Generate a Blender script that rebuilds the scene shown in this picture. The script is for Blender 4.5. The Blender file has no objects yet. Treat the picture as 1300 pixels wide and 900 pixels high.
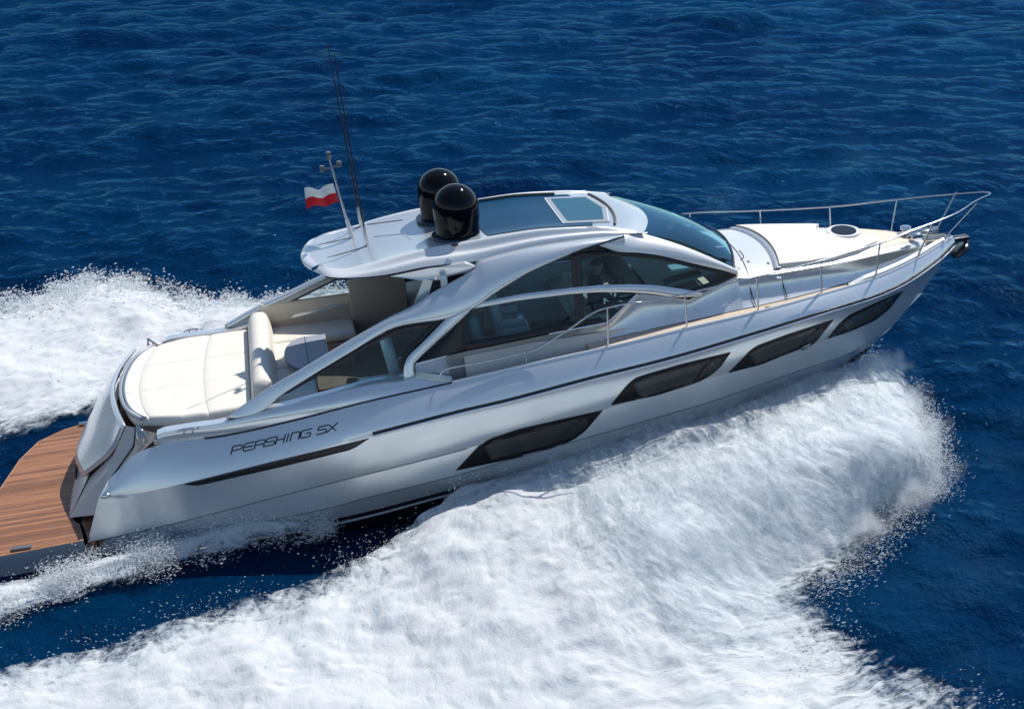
import bpy, bmesh, math, random
import numpy as np
from mathutils import Vector, Matrix
from mathutils.bvhtree import BVHTree
random.seed(7); rng = np.random.default_rng(7)
scn = bpy.context.scene
COL = scn.collection

# ------------------------------------------------------------------ camera, sky, sun, exposure
F_PX = 1700.574
RB = np.array([[0.97819, -0.19586, -0.06918], [-0.14314, -0.39425, -0.90779], [0.15053, 0.89789, -0.41368]])
CB = np.array([5.2308, -19.3848, 10.4188])            # camera in yacht coordinates (x bow, y port, z up)
TRIM = math.radians(4.046)                            # bow-up running trim
PIV = Vector((3.5, 0, 0.05))
M = Matrix.Translation((PIV.x, 0, 0)) @ Matrix.Rotation(-TRIM, 4, 'Y') @ Matrix.Translation(-PIV)
M3 = np.array(M.to_3x3()); MT = np.array(M.translation)
CW = M3 @ CB + MT
RW = RB @ M3.T                                        # rows: right, down, forward in the world

cam = bpy.data.cameras.new('camera'); camo = bpy.data.objects.new('camera', cam); COL.objects.link(camo)
cam.sensor_width = 36; cam.lens = F_PX * 36 / 1300; cam.clip_start = .1; cam.clip_end = 20000
mw = Matrix.Identity(4)
for i in range(3):
    mw[i][0] = RW[0][i]; mw[i][1] = -RW[1][i]; mw[i][2] = -RW[2][i]; mw[i][3] = CW[i]
camo.matrix_world = mw
scn.camera = camo

SUN_EL = math.radians(56)
fh = np.array([RW[2][0], RW[2][1], 0]); fh /= np.linalg.norm(fh)
rh = np.array([fh[1], -fh[0], 0])
AZ = math.radians(38)                                 # sun beyond the boat, a little to the right
sd = (fh * math.cos(AZ) + rh * math.sin(AZ)) * math.cos(SUN_EL) + np.array([0, 0, math.sin(SUN_EL)])
sun = bpy.data.lights.new('sun', 'SUN'); sun.energy = 4.7; sun.angle = math.radians(.5); sun.color = (1, .96, .9)
suno = bpy.data.objects.new('sun', sun); COL.objects.link(suno)
suno.rotation_euler = Vector(sd).to_track_quat('Z', 'Y').to_euler()
suno.location = (0, 0, 60)
w = bpy.data.worlds.new('World'); scn.world = w; w.use_nodes = True
nt = w.node_tree; nt.nodes.clear()
sky = nt.nodes.new('ShaderNodeTexSky'); sky.sky_type = 'NISHITA'; sky.sun_disc = False
sky.sun_elevation = SUN_EL; sky.sun_rotation = math.atan2(sd[0], sd[1]); sky.altitude = 0
sky.air_density = 1.0; sky.dust_density = .1; sky.ozone_density = 1.3
bg = nt.nodes.new('ShaderNodeBackground'); bg.inputs[1].default_value = .13
wo = nt.nodes.new('ShaderNodeOutputWorld')
nt.links.new(sky.outputs[0], bg.inputs[0]); nt.links.new(bg.outputs[0], wo.inputs[0])
scn.view_settings.view_transform = 'Standard'; scn.view_settings.look = 'None'
scn.view_settings.exposure = 0; scn.view_settings.gamma = 1; scn.view_settings.use_curve_mapping = False
scn.render.engine = 'CYCLES'
scn.cycles.max_bounces = 10; scn.cycles.volume_bounces = 5; scn.cycles.transparent_max_bounces = 16; scn.cycles.glossy_bounces = 4
scn.cycles.caustics_reflective = False; scn.cycles.caustics_refractive = False

# ------------------------------------------------------------------ measuring helpers (photo pixel -> point at its own depth)
def rayB(px, py): return RB.T @ np.array([(px - 650) / F_PX, (py - 450) / F_PX, 1.])
def Y(px, py, y): r = rayB(px, py); return CB + r * (y - CB[1]) / r[1]
def Z(px, py, z): r = rayB(px, py); return CB + r * (z - CB[2]) / r[2]
def X(px, py, x): r = rayB(px, py); return CB + r * (x - CB[0]) / r[0]
def on(px, py, fn):
    y = -1.5
    for _ in range(60):
        p = Y(px, py, y); y = .5 * y - .5 * fn(p[0], p[2])
    return p
def W(px, py, z):                                     # point of the world at height z
    r = RW.T @ np.array([(px - 650) / F_PX, (py - 450) / F_PX, 1.]); return CW + r * (z - CW[2]) / r[2]
def tab(xs, ys): return lambda x, z=0: float(np.interp(x, xs, ys))
def cr(pts, n):                                       # Catmull-Rom resample by arc length
    p = np.array(pts, float)
    if len(p) == 2: return p[0] + (p[1] - p[0]) * np.linspace(0, 1, n)[:, None]
    q = np.vstack([2 * p[0] - p[1], p, 2 * p[-1] - p[-2]]); out = []
    for i in range(1, len(q) - 2):
        a, b, c, d = q[i - 1:i + 3]
        for t in np.linspace(0, 1, 16, endpoint=False):
            out.append(.5 * ((2 * b) + (-a + c) * t + (2 * a - 5 * b + 4 * c - d) * t * t + (-a + 3 * b - 3 * c + d) * t ** 3))
    out.append(p[-1]); out = np.array(out)
    s = np.concatenate([[0], np.cumsum(np.linalg.norm(np.diff(out, axis=0), axis=1))])
    u = np.linspace(0, s[-1], n)
    return np.stack([np.interp(u, s, out[:, k]) for k in range(out.shape[1])], 1)
def lin(pts, n):
    out = np.array(pts, float)
    s = np.concatenate([[0], np.cumsum(np.linalg.norm(np.diff(out, axis=0), axis=1))])
    u = np.linspace(0, s[-1], n)
    return np.stack([np.interp(u, s, out[:, k]) for k in range(out.shape[1])], 1)
def byx(pts, n, x0=None, x1=None):                    # smooth curve resampled evenly along the yacht's length
    c = cr(pts, 300); c = c[np.argsort(c[:, 0])]
    u = np.linspace(c[0, 0] if x0 is None else x0, c[-1, 0] if x1 is None else x1, n)
    return np.stack([u] + [np.interp(u, c[:, 0], c[:, k]) for k in (1, 2)], 1)
def crr_late(rows, n):                                # smooth surface through three or more curves
    q = np.array(rows, float); t = np.linspace(0, len(q) - 1 - 1e-9, n); e = np.concatenate([2 * q[:1] - q[1:2], q, 2 * q[-1:] - q[-2:-1]]); i = t.astype(int); f = (t - i)[:, None, None]
    a, b, c, d = e[i], e[i + 1], e[i + 2], e[i + 3]
    return .5 * (2 * b + (-a + c) * f + (2 * a - 5 * b + 4 * c - d) * f * f + (-a + 3 * b - 3 * c + d) * f ** 3)
def mir(a): a = np.array(a, float).copy(); a[..., 1] *= -1; return a

# ------------------------------------------------------------------ materials
def mat(name, col, rough=.5, metal=0, coat=0, spec=.5):
    m = bpy.data.materials.new(name); m.use_nodes = True; b = m.node_tree.nodes['Principled BSDF']
    b.inputs['Base Color'].default_value = (*col, 1); b.inputs['Roughness'].default_value = rough
    b.inputs['Metallic'].default_value = metal; b.inputs['Coat Weight'].default_value = coat
    b.inputs['Coat Roughness'].default_value = .05; b.inputs['Specular IOR Level'].default_value = spec
    return m
def nd(m, t, **k):
    n = m.node_tree.nodes.new(t)
    for a, v in k.items(): setattr(n, a, v)
    return n
def vary(m, scale, amt, bump=0, bscale=None, det=4):  # a gentle unevenness of tone and a fine bump
    L = m.node_tree.links; b = m.node_tree.nodes['Principled BSDF']
    tc = nd(m, 'ShaderNodeTexCoord'); n = nd(m, 'ShaderNodeTexNoise'); n.inputs['Scale'].default_value = scale; n.inputs['Detail'].default_value = det
    L.new(tc.outputs['Object'], n.inputs['Vector'])
    c = b.inputs['Base Color'].default_value[:3]
    r = nd(m, 'ShaderNodeValToRGB'); r.color_ramp.elements[0].position = .3; r.color_ramp.elements[1].position = .7
    r.color_ramp.elements[0].color = (*[v * (1 - amt) for v in c], 1); r.color_ramp.elements[1].color = (*[min(1, v * (1 + amt)) for v in c], 1)
    L.new(n.outputs[0], r.inputs[0]); L.new(r.outputs[0], b.inputs['Base Color'])
    if bump:
        n2 = nd(m, 'ShaderNodeTexNoise'); n2.inputs['Scale'].default_value = bscale; n2.inputs['Detail'].default_value = 3
        L.new(tc.outputs['Object'], n2.inputs['Vector'])
        bp = nd(m, 'ShaderNodeBump'); bp.inputs['Strength'].default_value = bump; bp.inputs['Distance'].default_value = .01
        L.new(n2.outputs[0], bp.inputs['Height']); L.new(bp.outputs[0], b.inputs['Normal'])
    return m
SILVER = vary(mat('silver_paint', (.75, .785, .79), .26, .62, .5), 1.2, .03)
SILVER_D = vary(mat('satin_silver_panel', (.62, .60, .60), .3, .55, .4), 1.2, .04)
PEARL = vary(mat('pearl_silver_gelcoat', (.72, .74, .74), .3, .2, .5), 1.5, .03)
WHITE = mat('white_gelcoat', (.78, .78, .77), .3, 0, .3)
CUSHION = vary(mat('ivory_upholstery', (.74, .70, .62), .75), 3, .02, .3, 11)
CUSHION_G = vary(mat('grey_upholstery', (.35, .37, .41), .7), 3, .05, .2, 30)
BOTTOM = mat('black_antifouling', (.006, .006, .008), .35)
BLACK = mat('black_gloss', (.003, .003, .004), .07, 0, 0, .22)
TRIMB = mat('black_seal', (.012, .012, .014), .35)
CHROME = mat('polished_steel', (.55, .56, .57), .08, 1)
STRIP = mat('brushed_steel', (.72, .73, .75), .22, 1)
HULLGLASS = vary(mat('smoked_hull_glass', (.05, .052, .05), .16, 0, 0, .25), 1.2, .35)
HULLFRAME = mat('dark_window_frame', (.010, .010, .011), .3, 0, 0, .2)
TAUPE = vary(mat('taupe_panel', (.40, .33, .28), .4, .15, .2), 2, .05)
BEIGE = vary(mat('beige_lining', (.66, .58, .46), .6), 2, .04)
GREY = mat('grey_gelcoat', (.33, .35, .38), .35, .2, .3)
DARKIN = mat('dark_interior', (.03, .028, .027), .5)
LEATHER = mat('cream_leather', (.76, .73, .66), .5)
CABIN = mat('pale_cabin_lining', (.62, .60, .55), .6)
REDF = None
def planks(name, base, lo, width, seam, rough=.55, seamcol=(.02, .015, .01)):
    m = mat(name, base, rough); L = m.node_tree.links; b = m.node_tree.nodes['Principled BSDF']
    tc = nd(m, 'ShaderNodeTexCoord'); sp = nd(m, 'ShaderNodeSeparateXYZ'); L.new(tc.outputs['Object'], sp.inputs[0])
    dv = nd(m, 'ShaderNodeMath', operation='DIVIDE'); dv.inputs[1].default_value = width; L.new(sp.outputs[1], dv.inputs[0])
    fl = nd(m, 'ShaderNodeMath', operation='FLOOR'); L.new(dv.outputs[0], fl.inputs[0])
    fr = nd(m, 'ShaderNodeMath', operation='FRACT'); L.new(dv.outputs[0], fr.inputs[0])
    wn = nd(m, 'ShaderNodeTexWhiteNoise', noise_dimensions='1D'); L.new(fl.outputs[0], wn.inputs['W'])
    mp = nd(m, 'ShaderNodeMapping'); mp.inputs['Scale'].default_value = (1.6, 22, 22); L.new(tc.outputs['Object'], mp.inputs[0])
    no = nd(m, 'ShaderNodeTexNoise'); no.inputs['Scale'].default_value = 1.6; no.inputs['Detail'].default_value = 6; L.new(mp.outputs[0], no.inputs['Vector'])
    ad = nd(m, 'ShaderNodeMath', operation='MULTIPLY_ADD'); ad.inputs[1].default_value = .55; L.new(wn.outputs[0], ad.inputs[0])
    L.new(no.outputs[0], ad.inputs[2])
    cr_ = nd(m, 'ShaderNodeValToRGB'); e = cr_.color_ramp.elements; e[0].position = .35; e[0].color = (*lo, 1); e[1].position = 1.05; e[1].color = (*base, 1)
    L.new(ad.outputs[0], cr_.inputs[0])
    gt = nd(m, 'ShaderNodeMath', operation='LESS_THAN'); gt.inputs[1].default_value = seam; L.new(fr.outputs[0], gt.inputs[0])
    mx = nd(m, 'ShaderNodeMix', data_type='RGBA'); L.new(gt.outputs[0], mx.inputs[0]); L.new(cr_.outputs[0], mx.inputs[6]); mx.inputs[7].default_value = (*seamcol, 1)
    L.new(mx.outputs[2], b.inputs['Base Color'])
    return m
TEAK = planks('varnished_teak', (.37, .165, .078), (.14, .055, .025), .075, .07)
TEAKB = vary(mat('teak_border', (.40, .20, .10), .5), 6, .15)
DECK = planks('pale_teak_deck', (.66, .54, .42), (.52, .41, .31), .06, .05, .6, (.25, .2, .16))
def glass(name, tint, refl=1.0, rough=.02, rc=(1, 1, 1)):
    m = bpy.data.materials.new(name); m.use_nodes = True; t = m.node_tree; t.nodes.clear()
    o = t.nodes.new('ShaderNodeOutputMaterial'); mx = t.nodes.new('ShaderNodeMixShader'); tr = t.nodes.new('ShaderNodeBsdfTransparent')
    gl = t.nodes.new('ShaderNodeBsdfGlossy'); fr = t.nodes.new('ShaderNodeFresnel'); fr.inputs[0].default_value = 1.5
    ml = t.nodes.new('ShaderNodeMath'); ml.operation = 'MULTIPLY'; ml.inputs[1].default_value = refl
    tr.inputs[0].default_value = (*tint, 1); gl.inputs['Roughness'].default_value = rough; gl.inputs[0].default_value = (*rc, 1)
    t.links.new(fr.outputs[0], ml.inputs[0]); t.links.new(ml.outputs[0], mx.inputs[0]); t.links.new(tr.outputs[0], mx.inputs[1]); t.links.new(gl.outputs[0], mx.inputs[2]); t.links.new(mx.outputs[0], o.inputs[0])
    return m
GLASS = glass('tinted_side_glass', (.55, .80, .86), .7)
GLASS_P = glass('clear_wing_glass', (.80, .90, .90), 1.0)
GLASS_W = glass('blue_windscreen_glass', (.26, .48, .58), 1.4, .03, (.45, .80, .98))
GLASS_R = glass('blue_roof_glass', (.04, .12, .19), 1.2)

# ------------------------------------------------------------------ object helpers
def setp(o, label=None, cat=None, group=None, kind=None):
    if label: o['label'] = label
    if cat: o['category'] = cat
    if group: o['group'] = group
    if kind: o['kind'] = kind
    return o
def link(name, me, m, parent=None, smooth=True):
    o = bpy.data.objects.new(name, me); COL.objects.link(o)
    if m: me.materials.append(m)
    if smooth: me.polygons.foreach_set('use_smooth', [True] * len(me.polygons))
    if parent: o.parent = parent
    return o
def from_bm(name, bm, m, parent=None, smooth=True, sharp=None):
    bmesh.ops.remove_doubles(bm, verts=bm.verts[:], dist=1e-5)
    bmesh.ops.recalc_face_normals(bm, faces=bm.faces[:])
    me = bpy.data.meshes.new(name); bm.to_mesh(me); bm.free()
    o = link(name, me, m, parent, smooth)
    if sharp and smooth:
        me.set_sharp_from_angle(angle=math.radians(sharp))
    return o
def bgrid(bm, g, closev=False):
    g = np.array(g, float); n, k = g.shape[:2]
    v = [[bm.verts.new(g[i, j]) for j in range(k)] for i in range(n)]
    for i in range(n - 1):
        for j in range(k - 1 + (1 if closev else 0)):
            a, b, c, d = v[i][j], v[i + 1][j], v[i + 1][(j + 1) % k], v[i][(j + 1) % k]
            try: bm.faces.new((a, b, c, d))
            except ValueError: pass
    return v
def grid(name, g, m, parent=None, both=False, solid=0, off=0, sharp=35):
    bm = bmesh.new(); bgrid(bm, g)
    o = from_bm(name, bm, m, parent, True, sharp)
    if solid: so = o.modifiers.new('thickness', 'SOLIDIFY'); so.thickness = solid; so.offset = off
    if both: mirror_obj(o, parent)
    return o
def loft(a, b, rows=6, bulge=None, n=None):           # rows between two equal-length curves, optionally bulged
    a = np.array(a); b = np.array(b); t = np.linspace(0, 1, rows)[:, None, None]
    g = a[None] * (1 - t) + b[None] * t
    if bulge is not None: g = g + (4 * t * (1 - t)) * np.array(bulge)
    return g
def btube(bm, pts, r, n=10, caps=True):
    p = np.array(pts, float); N = len(p); r = np.broadcast_to(np.array(r, float), (N,))
    tg = np.gradient(p, axis=0); tg /= np.linalg.norm(tg, axis=1)[:, None] + 1e-9
    ref = np.array([0, 0, 1.]) if abs(tg[0][2]) < .9 else np.array([1., 0, 0])
    u = np.cross(tg[0], ref); u /= np.linalg.norm(u); rings = []
    for i in range(N):
        u = u - tg[i] * (u @ tg[i]); u /= np.linalg.norm(u); v = np.cross(tg[i], u)
        rings.append([bm.verts.new(p[i] + r[i] * (math.cos(a) * u + math.sin(a) * v)) for a in np.linspace(0, 2 * math.pi, n, endpoint=False)])
    for i in range(N - 1):
        for j in range(n): bm.faces.new((rings[i][j], rings[i][(j + 1) % n], rings[i + 1][(j + 1) % n], rings[i + 1][j]))
    if caps: bm.faces.new(rings[0][::-1]); bm.faces.new(rings[-1])
def tube(name, pts, r, m, parent=None, n=10):
    bm = bmesh.new(); btube(bm, pts, r, n); return from_bm(name, bm, m, parent, True, 50)
def bbox(bm, c, s, bev=0, seg=3, rot=None):
    t = bmesh.new(); bmesh.ops.create_cube(t, size=1)
    bmesh.ops.scale(t, vec=s, verts=t.verts[:])
    if bev: bmesh.ops.bevel(t, geom=t.edges[:] + t.verts[:], offset=bev, segments=seg, profile=.5, affect='EDGES')
    if rot is not None: bmesh.ops.rotate(t, cent=(0, 0, 0), matrix=rot, verts=t.verts[:])
    bmesh.ops.translate(t, vec=c, verts=t.verts[:])
    me = bpy.data.meshes.new('t'); t.to_mesh(me); t.free(); bm.from_mesh(me); bpy.data.meshes.remove(me)
def box(name, c, s, m, parent=None, bev=.02, seg=3, rot=None):
    bm = bmesh.new(); bbox(bm, c, s, bev, seg, rot); return from_bm(name, bm, m, parent, True, 40)
def lathe(bm, c, prof, n=40, axis=None):
    rings = []
    for r, z in prof:
        rings.append([bm.verts.new((c[0] + r * math.cos(a), c[1] + r * math.sin(a), c[2] + z)) for a in np.linspace(0, 2 * math.pi, n, endpoint=False)])
    for i in range(len(rings) - 1):
        for j in range(n): bm.faces.new((rings[i][j], rings[i][(j + 1) % n], rings[i + 1][(j + 1) % n], rings[i + 1][j]))
    bm.faces.new(rings[0][::-1]); bm.faces.new(rings[-1])
def plate(name, pts, m, parent=None, up=(0, 0, 1), th=.05, bev=0, smooth=False, both=False):
    """flat-ish outline extruded by th against 'up'"""
    bm = bmesh.new()
    for s in ((0, 1) if both else (0,)):
        p = mir(pts) if s else np.array(pts, float)
        vs = [bm.verts.new(q) for q in p]; f = bm.faces.new(vs)
        r = bmesh.ops.extrude_face_region(bm, geom=[f]); ev = [e for e in r['geom'] if isinstance(e, bmesh.types.BMVert)]
        u = np.array(up, float) * (1, -1 if s else 1, 1)
        bmesh.ops.translate(bm, vec=-u * th, verts=ev)
    bmesh.ops.triangulate(bm, faces=[f for f in bm.faces if len(f.verts) > 4])
    o = from_bm(name, bm, m, parent, smooth, 30)
    return o
def mirror_obj(o, parent, name=None):                  # the port twin of a starboard part
    c = o.copy(); c.data = o.data.copy(); c.name = name or o.name.split('.')[0]
    c.data.transform(Matrix.Scale(-1, 4, (0, 1, 0))); c.data.flip_normals(); COL.objects.link(c); c.parent = parent
    return c
def rooted(name, base, label, cat, group=None):
    e = bpy.data.objects.new(name, None); COL.objects.link(e); e.empty_display_size = .3
    e.matrix_world = M @ Matrix.Translation(base)
    return setp(e, label, cat, group)
def shift(o, base):                                   # mesh given in yacht coordinates becomes a thing with its origin at base
    o.data.transform(Matrix.Translation(-Vector(base))); o.matrix_world = M @ Matrix.Translation(base); return o

# ------------------------------------------------------------------ noise
def vnoise(x, y, seed=0):
    xi = np.floor(x).astype(np.int64); yi = np.floor(y).astype(np.int64); xf = x - xi; yf = y - yi
    def h(a, b):
        n = (a * 374761393 + b * 668265263 + seed * 974634777) & 0xffffffff
        n = ((n ^ (n >> 13)) * 1274126177) & 0xffffffff
        return ((n ^ (n >> 16)) & 0xffffff) / float(0xffffff)
    u = xf * xf * (3 - 2 * xf); v = yf * yf * (3 - 2 * yf)
    return (h(xi, yi) * (1 - u) + h(xi + 1, yi) * u) * (1 - v) + (h(xi, yi + 1) * (1 - u) + h(xi + 1, yi + 1) * u) * v
def fbm(x, y, oct=5, seed=0, gain=.5):
    s = np.zeros_like(x); a = 1; t = 0
    for o in range(oct): s += a * (vnoise(x * 2 ** o + 13.7 * o, y * 2 ** o - 7.1 * o, seed + o) - .5); t += a; a *= gain
    return s / t

# ------------------------------------------------------------------ the sea
def wavefield():
    out = []
    base = math.atan2(-fh[1], -fh[0]) + .25           # swell runs towards the camera
    for i in range(70):
        lam = .28 * (16 / .28) ** (i / 69) * rng.uniform(.9, 1.1)
        th = base + rng.normal(0, 1.0 if lam < 1.5 else .7)
        a = lam * float(np.interp(lam, [.3, 1, 3, 6, 16], [.0085, .0092, .0064, .0040, .0020])) * rng.uniform(.5, 1.3)
        out.append((2 * math.pi / lam, math.cos(th), math.sin(th), a, rng.uniform(0, 6.28)))
    return out
WF = wavefield()
def sea_h(x, y, rr=None):
    h = np.zeros_like(x); dx = np.zeros_like(x); dy = np.zeros_like(x)
    env = .35 + 1.3 * (fbm(x * .16, y * .16, 3, 5) + .5)
    for k, c, s, a, p in WF:
        fade = 1 if rr is None else np.clip(2.2 - rr * k * .0045 * 1.0, 0, 1)
        ph = k * (x * c + y * s) + p
        sn = np.sin(ph); cs = np.cos(ph); aa = a * fade * env
        h += aa * sn; dx -= .75 * aa * cs * c; dy -= .75 * aa * cs * s
    return h, dx, dy
def make_sea():
    a0 = math.atan2(fh[1], fh[0])
    fine = np.linspace(-math.radians(34), math.radians(34), 820)
    coarse = np.linspace(math.radians(34), 2 * math.pi - math.radians(34), 90)[1:-1]
    ang = np.concatenate([fine, coarse]) + a0
    r = np.concatenate([[.01, 3, 6], np.geomspace(9, 170, 900), np.geomspace(180, 6000, 60)])
    A, R = np.meshgrid(ang, r); x = CW[0] + R * np.cos(A); y = CW[1] + R * np.sin(A)
    h, dx, dy = sea_h(x, y, R)
    f = np.clip(1.3 - R / 600, 0, 1); h *= f
    # the sea is pressed flat by the hull and drawn down in the trough beside it
    hx = np.clip((x - 1.0) / 1.5, 0, 1) * np.clip((14.5 - x) / 2, 0, 1); yy = np.abs(y)
    flat = hx * np.clip(1 - (yy - 2.0) / 1.5, 0, 1)
    h = h * (1 - .8 * flat) - .05 * flat
    P = np.stack([x + dx * f * (1 - flat), y + dy * f * (1 - flat), h], -1)
    n, k = P.shape[:2]
    me = bpy.data.meshes.new('sea'); me.vertices.add(n * k); me.vertices.foreach_set('co', P.astype(np.float32).ravel())
    i, j = np.meshgrid(np.arange(n - 1), np.arange(k), indexing='ij'); j2 = (j + 1) % k
    q = np.stack([i * k + j, i * k + j2, (i + 1) * k + j2, (i + 1) * k + j], -1).reshape(-1, 4)[:, ::-1]
    me.loops.add(q.size); me.loops.foreach_set('vertex_index', q.astype(np.int32).ravel())
    me.polygons.add(len(q)); me.polygons.foreach_set('loop_start', (np.arange(len(q)) * 4).astype(np.int32))
    me.update(calc_edges=True); me.validate()
    m = bpy.data.materials.new('sea_water'); m.use_nodes = True; T = m.node_tree; T.nodes.clear(); L = T.links
    out = nd(m, 'ShaderNodeOutputMaterial'); mx = nd(m, 'ShaderNodeMixShader'); df = nd(m, 'ShaderNodeBsdfDiffuse'); gl = nd(m, 'ShaderNodeBsdfGlossy'); gl.inputs['Roughness'].default_value = .035
    gl.inputs[0].default_value = (.16, .56, 1, 1)
    fr = nd(m, 'ShaderNodeFresnel'); fr.inputs[0].default_value = 1.33; ml = nd(m, 'ShaderNodeMath', operation='MULTIPLY'); ml.inputs[1].default_value = .38
    tc = nd(m, 'ShaderNodeTexCoord')
    n0 = nd(m, 'ShaderNodeTexNoise'); n0.inputs['Scale'].default_value = .11; n0.inputs['Detail'].default_value = 3
    L.new(tc.outputs['Object'], n0.inputs['Vector'])
    rp = nd(m, 'ShaderNodeValToRGB'); e = rp.color_ramp.elements
    e[0].position = .35; e[0].color = (.0003, .009, .036, 1); e[1].position = .65; e[1].color = (.0004, .020, .060, 1)
    L.new(n0.outputs[0], rp.inputs[0]); L.new(rp.outputs[0], df.inputs[0])
    n1 = nd(m, 'ShaderNodeTexNoise'); n1.inputs['Scale'].default_value = 3.2; n1.inputs['Detail'].default_value = 7; n1.inputs['Roughness'].default_value = .56; n1.inputs['Distortion'].default_value = .2
    L.new(tc.outputs['Object'], n1.inputs['Vector'])
    bp = nd(m, 'ShaderNodeBump'); bp.inputs['Strength'].default_value = .85; bp.inputs['Distance'].default_value = .16
    L.new(n1.outputs[0], bp.inputs['Height'])
    for k in (fr, df, gl): L.new(bp.outputs[0], k.inputs['Normal'])
    L.new(fr.outputs[0], ml.inputs[0]); L.new(ml.outputs[0], mx.inputs[0]); L.new(df.outputs[0], mx.inputs[1]); L.new(gl.outputs[0], mx.inputs[2]); L.new(mx.outputs[0], out.inputs[0])
    o = link('sea', me, m); setp(o, kind='structure')
    return o
make_sea()

# ------------------------------------------------------------------ the yacht
yacht = bpy.data.objects.new('motor_yacht', None); COL.objects.link(yacht); yacht.matrix_world = M
setp(yacht, 'sleek silver motor yacht with black radomes planing through blue sea', 'yacht')
N = 90
t_rub = tab([2, 4, 6, 8, 10, 12, 13.5, 14.8, 15.6, 16.1], [2, 2.1, 2.16, 2.17, 2.1, 1.83, 1.4, .85, .42, .04])
t_gun = tab([2, 2.6, 3.4, 4.4, 6, 8, 10, 12, 13.5, 14.8, 15.6, 16.1], [1.95, 1.80, 1.75, 1.82, 1.90, 1.94, 1.90, 1.64, 1.22, .69, .32, .03])
t_c2 = tab([1.7, 4, 6, 8, 10, 12, 13.5, 14.8, 15.5], [1.95, 2.04, 2.10, 2.10, 1.98, 1.62, 1.12, .45, 0])
t_c3 = tab([1.7, 4, 6, 8, 10, 12, 13.5, 14.5, 15.05], [1.92, 2.0, 2.06, 2.05, 1.9, 1.48, .92, .4, 0])
t_ch = tab([1.7, 4, 6, 8, 10, 12, 13.5, 14.66], [1.85, 1.95, 1.98, 1.96, 1.76, 1.3, .68, 0])
sidep = lambda L, f: [on(px, py, f) for px, py in L]
GUN = sidep([(126, 631), (134, 613), (150, 597), (170, 577), (188, 569), (220, 561), (289, 552), (376, 532.6), (469, 508.7), (580, 484), (671, 463), (774, 440.6), (872, 417), (962, 396), (1043, 374), (1111, 353), (1162, 330)], t_gun) + [np.array([16.04, -.03, 2.46])]
RUB = sidep([(125, 633), (180, 625), (233, 613.5), (350, 584), (472, 552), (580, 524), (652, 507), (753, 480), (860, 453), (981, 417), (1059, 393), (1111, 377), (1153, 357.5)], t_rub) + [np.array([15.65, -.36, 2.235]), np.array([16.1, -.03, 2.33])]
C2 = [np.array([1.78, -1.95, .42])] + sidep([(220, 664), (329, 636), (407, 616), (500, 593), (580, 572.5), (680, 545), (768, 519.5), (850, 494), (927, 472.5), (1000, 449), (1051, 429)], t_c2) + [np.array([14.6, -.58, 1.70]), np.array([15.55, -.01, 1.52])]
C3 = [np.array([1.68, -1.92, .2])] + sidep([(382, 652), (469, 630), (580, 602.5), (726, 560.5), (860, 522), (917, 504.5), (1014, 470.6), (1078, 448)], t_c3) + [np.array([15.05, -.01, .98])]
CH = [np.array([1.62, -1.85, .02])] + sidep([(379, 667), (469, 648.7), (580, 619.5), (727, 584), (868, 540.5), (965, 506), (1046, 475.5)], t_ch) + [np.array([14.69, -.01, .68])]
gun = byx(GUN, N); rub = byx(RUB, N); c2 = byx(C2, N); c3 = byx(C3, N); ch = byx(CH, N)
keel = byx([(1.6, 0, -.62), (8, 0, -.62), (11, 0, -.5), (13, 0, -.1), (14.2, 0, .34), (14.69, 0, .66)], N)
hb = bmesh.new()
for s in (0, 1):
    f = (lambda a: mir(a)) if s else (lambda a: np.array(a))
    out = np.zeros((N, 3)); out[:, 1] = -.03
    bgrid(hb, f(loft(gun, rub, 7, np.broadcast_to(out, (N, 3)))))
    lip = c2 + np.array([0, -.022, .012]); lip[-1] = c2[-1]
    o2 = np.zeros((N, 3)); o2[:, 1] = -.05 * np.sin(np.linspace(-.9, math.pi, N))
    bgrid(hb, f(loft(rub, lip, 8, o2)))
    bgrid(hb, f(loft(lip, c2 + np.array([0, .028, -.016]), 2)))
    lip3 = c3 + np.array([0, -.016, .01])
    bgrid(hb, f(loft(c2 + np.array([0, .028, -.016]), lip3, 5)))
    bgrid(hb, f(loft(lip3, c3 + np.array([0, .022, -.014]), 2)))
    bgrid(hb, f(loft(c3 + np.array([0, .022, -.014]), ch, 5)))
hull = from_bm('hull', hb, SILVER, yacht, True, 24)
bb = bmesh.new()
fl = ch.copy(); tt_ = np.linspace(1, 0, N); fl[:, 1] *= .975 - .03 * (1 - tt_); fl[:, 2] -= .06 + .28 * tt_ ** .6; fl[:, 2] = np.maximum(fl[:, 2], keel[:, 2] + .02); rail_ = loft(ch, fl, 5)
for s in (0, 1):
    f = mir if s else np.array
    bgrid(bb, f(loft(ch + np.array([0, .004, 0]), fl, 2))); bgrid(bb, f(loft(fl, keel, 6)))
tr = np.array([[ch[0], c3[0], c2[0], (1.8, -1.9, .40), (1.8, 1.9, .40), mir(c2)[0], mir(c3)[0], mir(ch)[0], keel[0]]])[0]
bb.faces.new([bb.verts.new(p) for p in tr])
from_bm('hull_bottom', bb, BOTTOM, yacht, True, 30)
mirror_obj(tube('spray_rail', rail_[1][4:-6] + np.array([0, -.005, -.02]), .02, GREY, yacht, 6), yacht)   # a pale line under the chine
HB = BVHTree.FromObject(hull, bpy.context.evaluated_depsgraph_get())
def hit(px, py, off=.006, tree=None):
    d = Vector(rayB(px, py)).normalized(); p, n, i, dist = (tree or HB).ray_cast(Vector(CB), d)
    if p is None: return None
    if n.dot(d) > 0: n = -n
    return np.array(p + n * off)
def hits(L, off=.006): return np.array([hit(a, b, off) for a, b in L])
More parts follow.
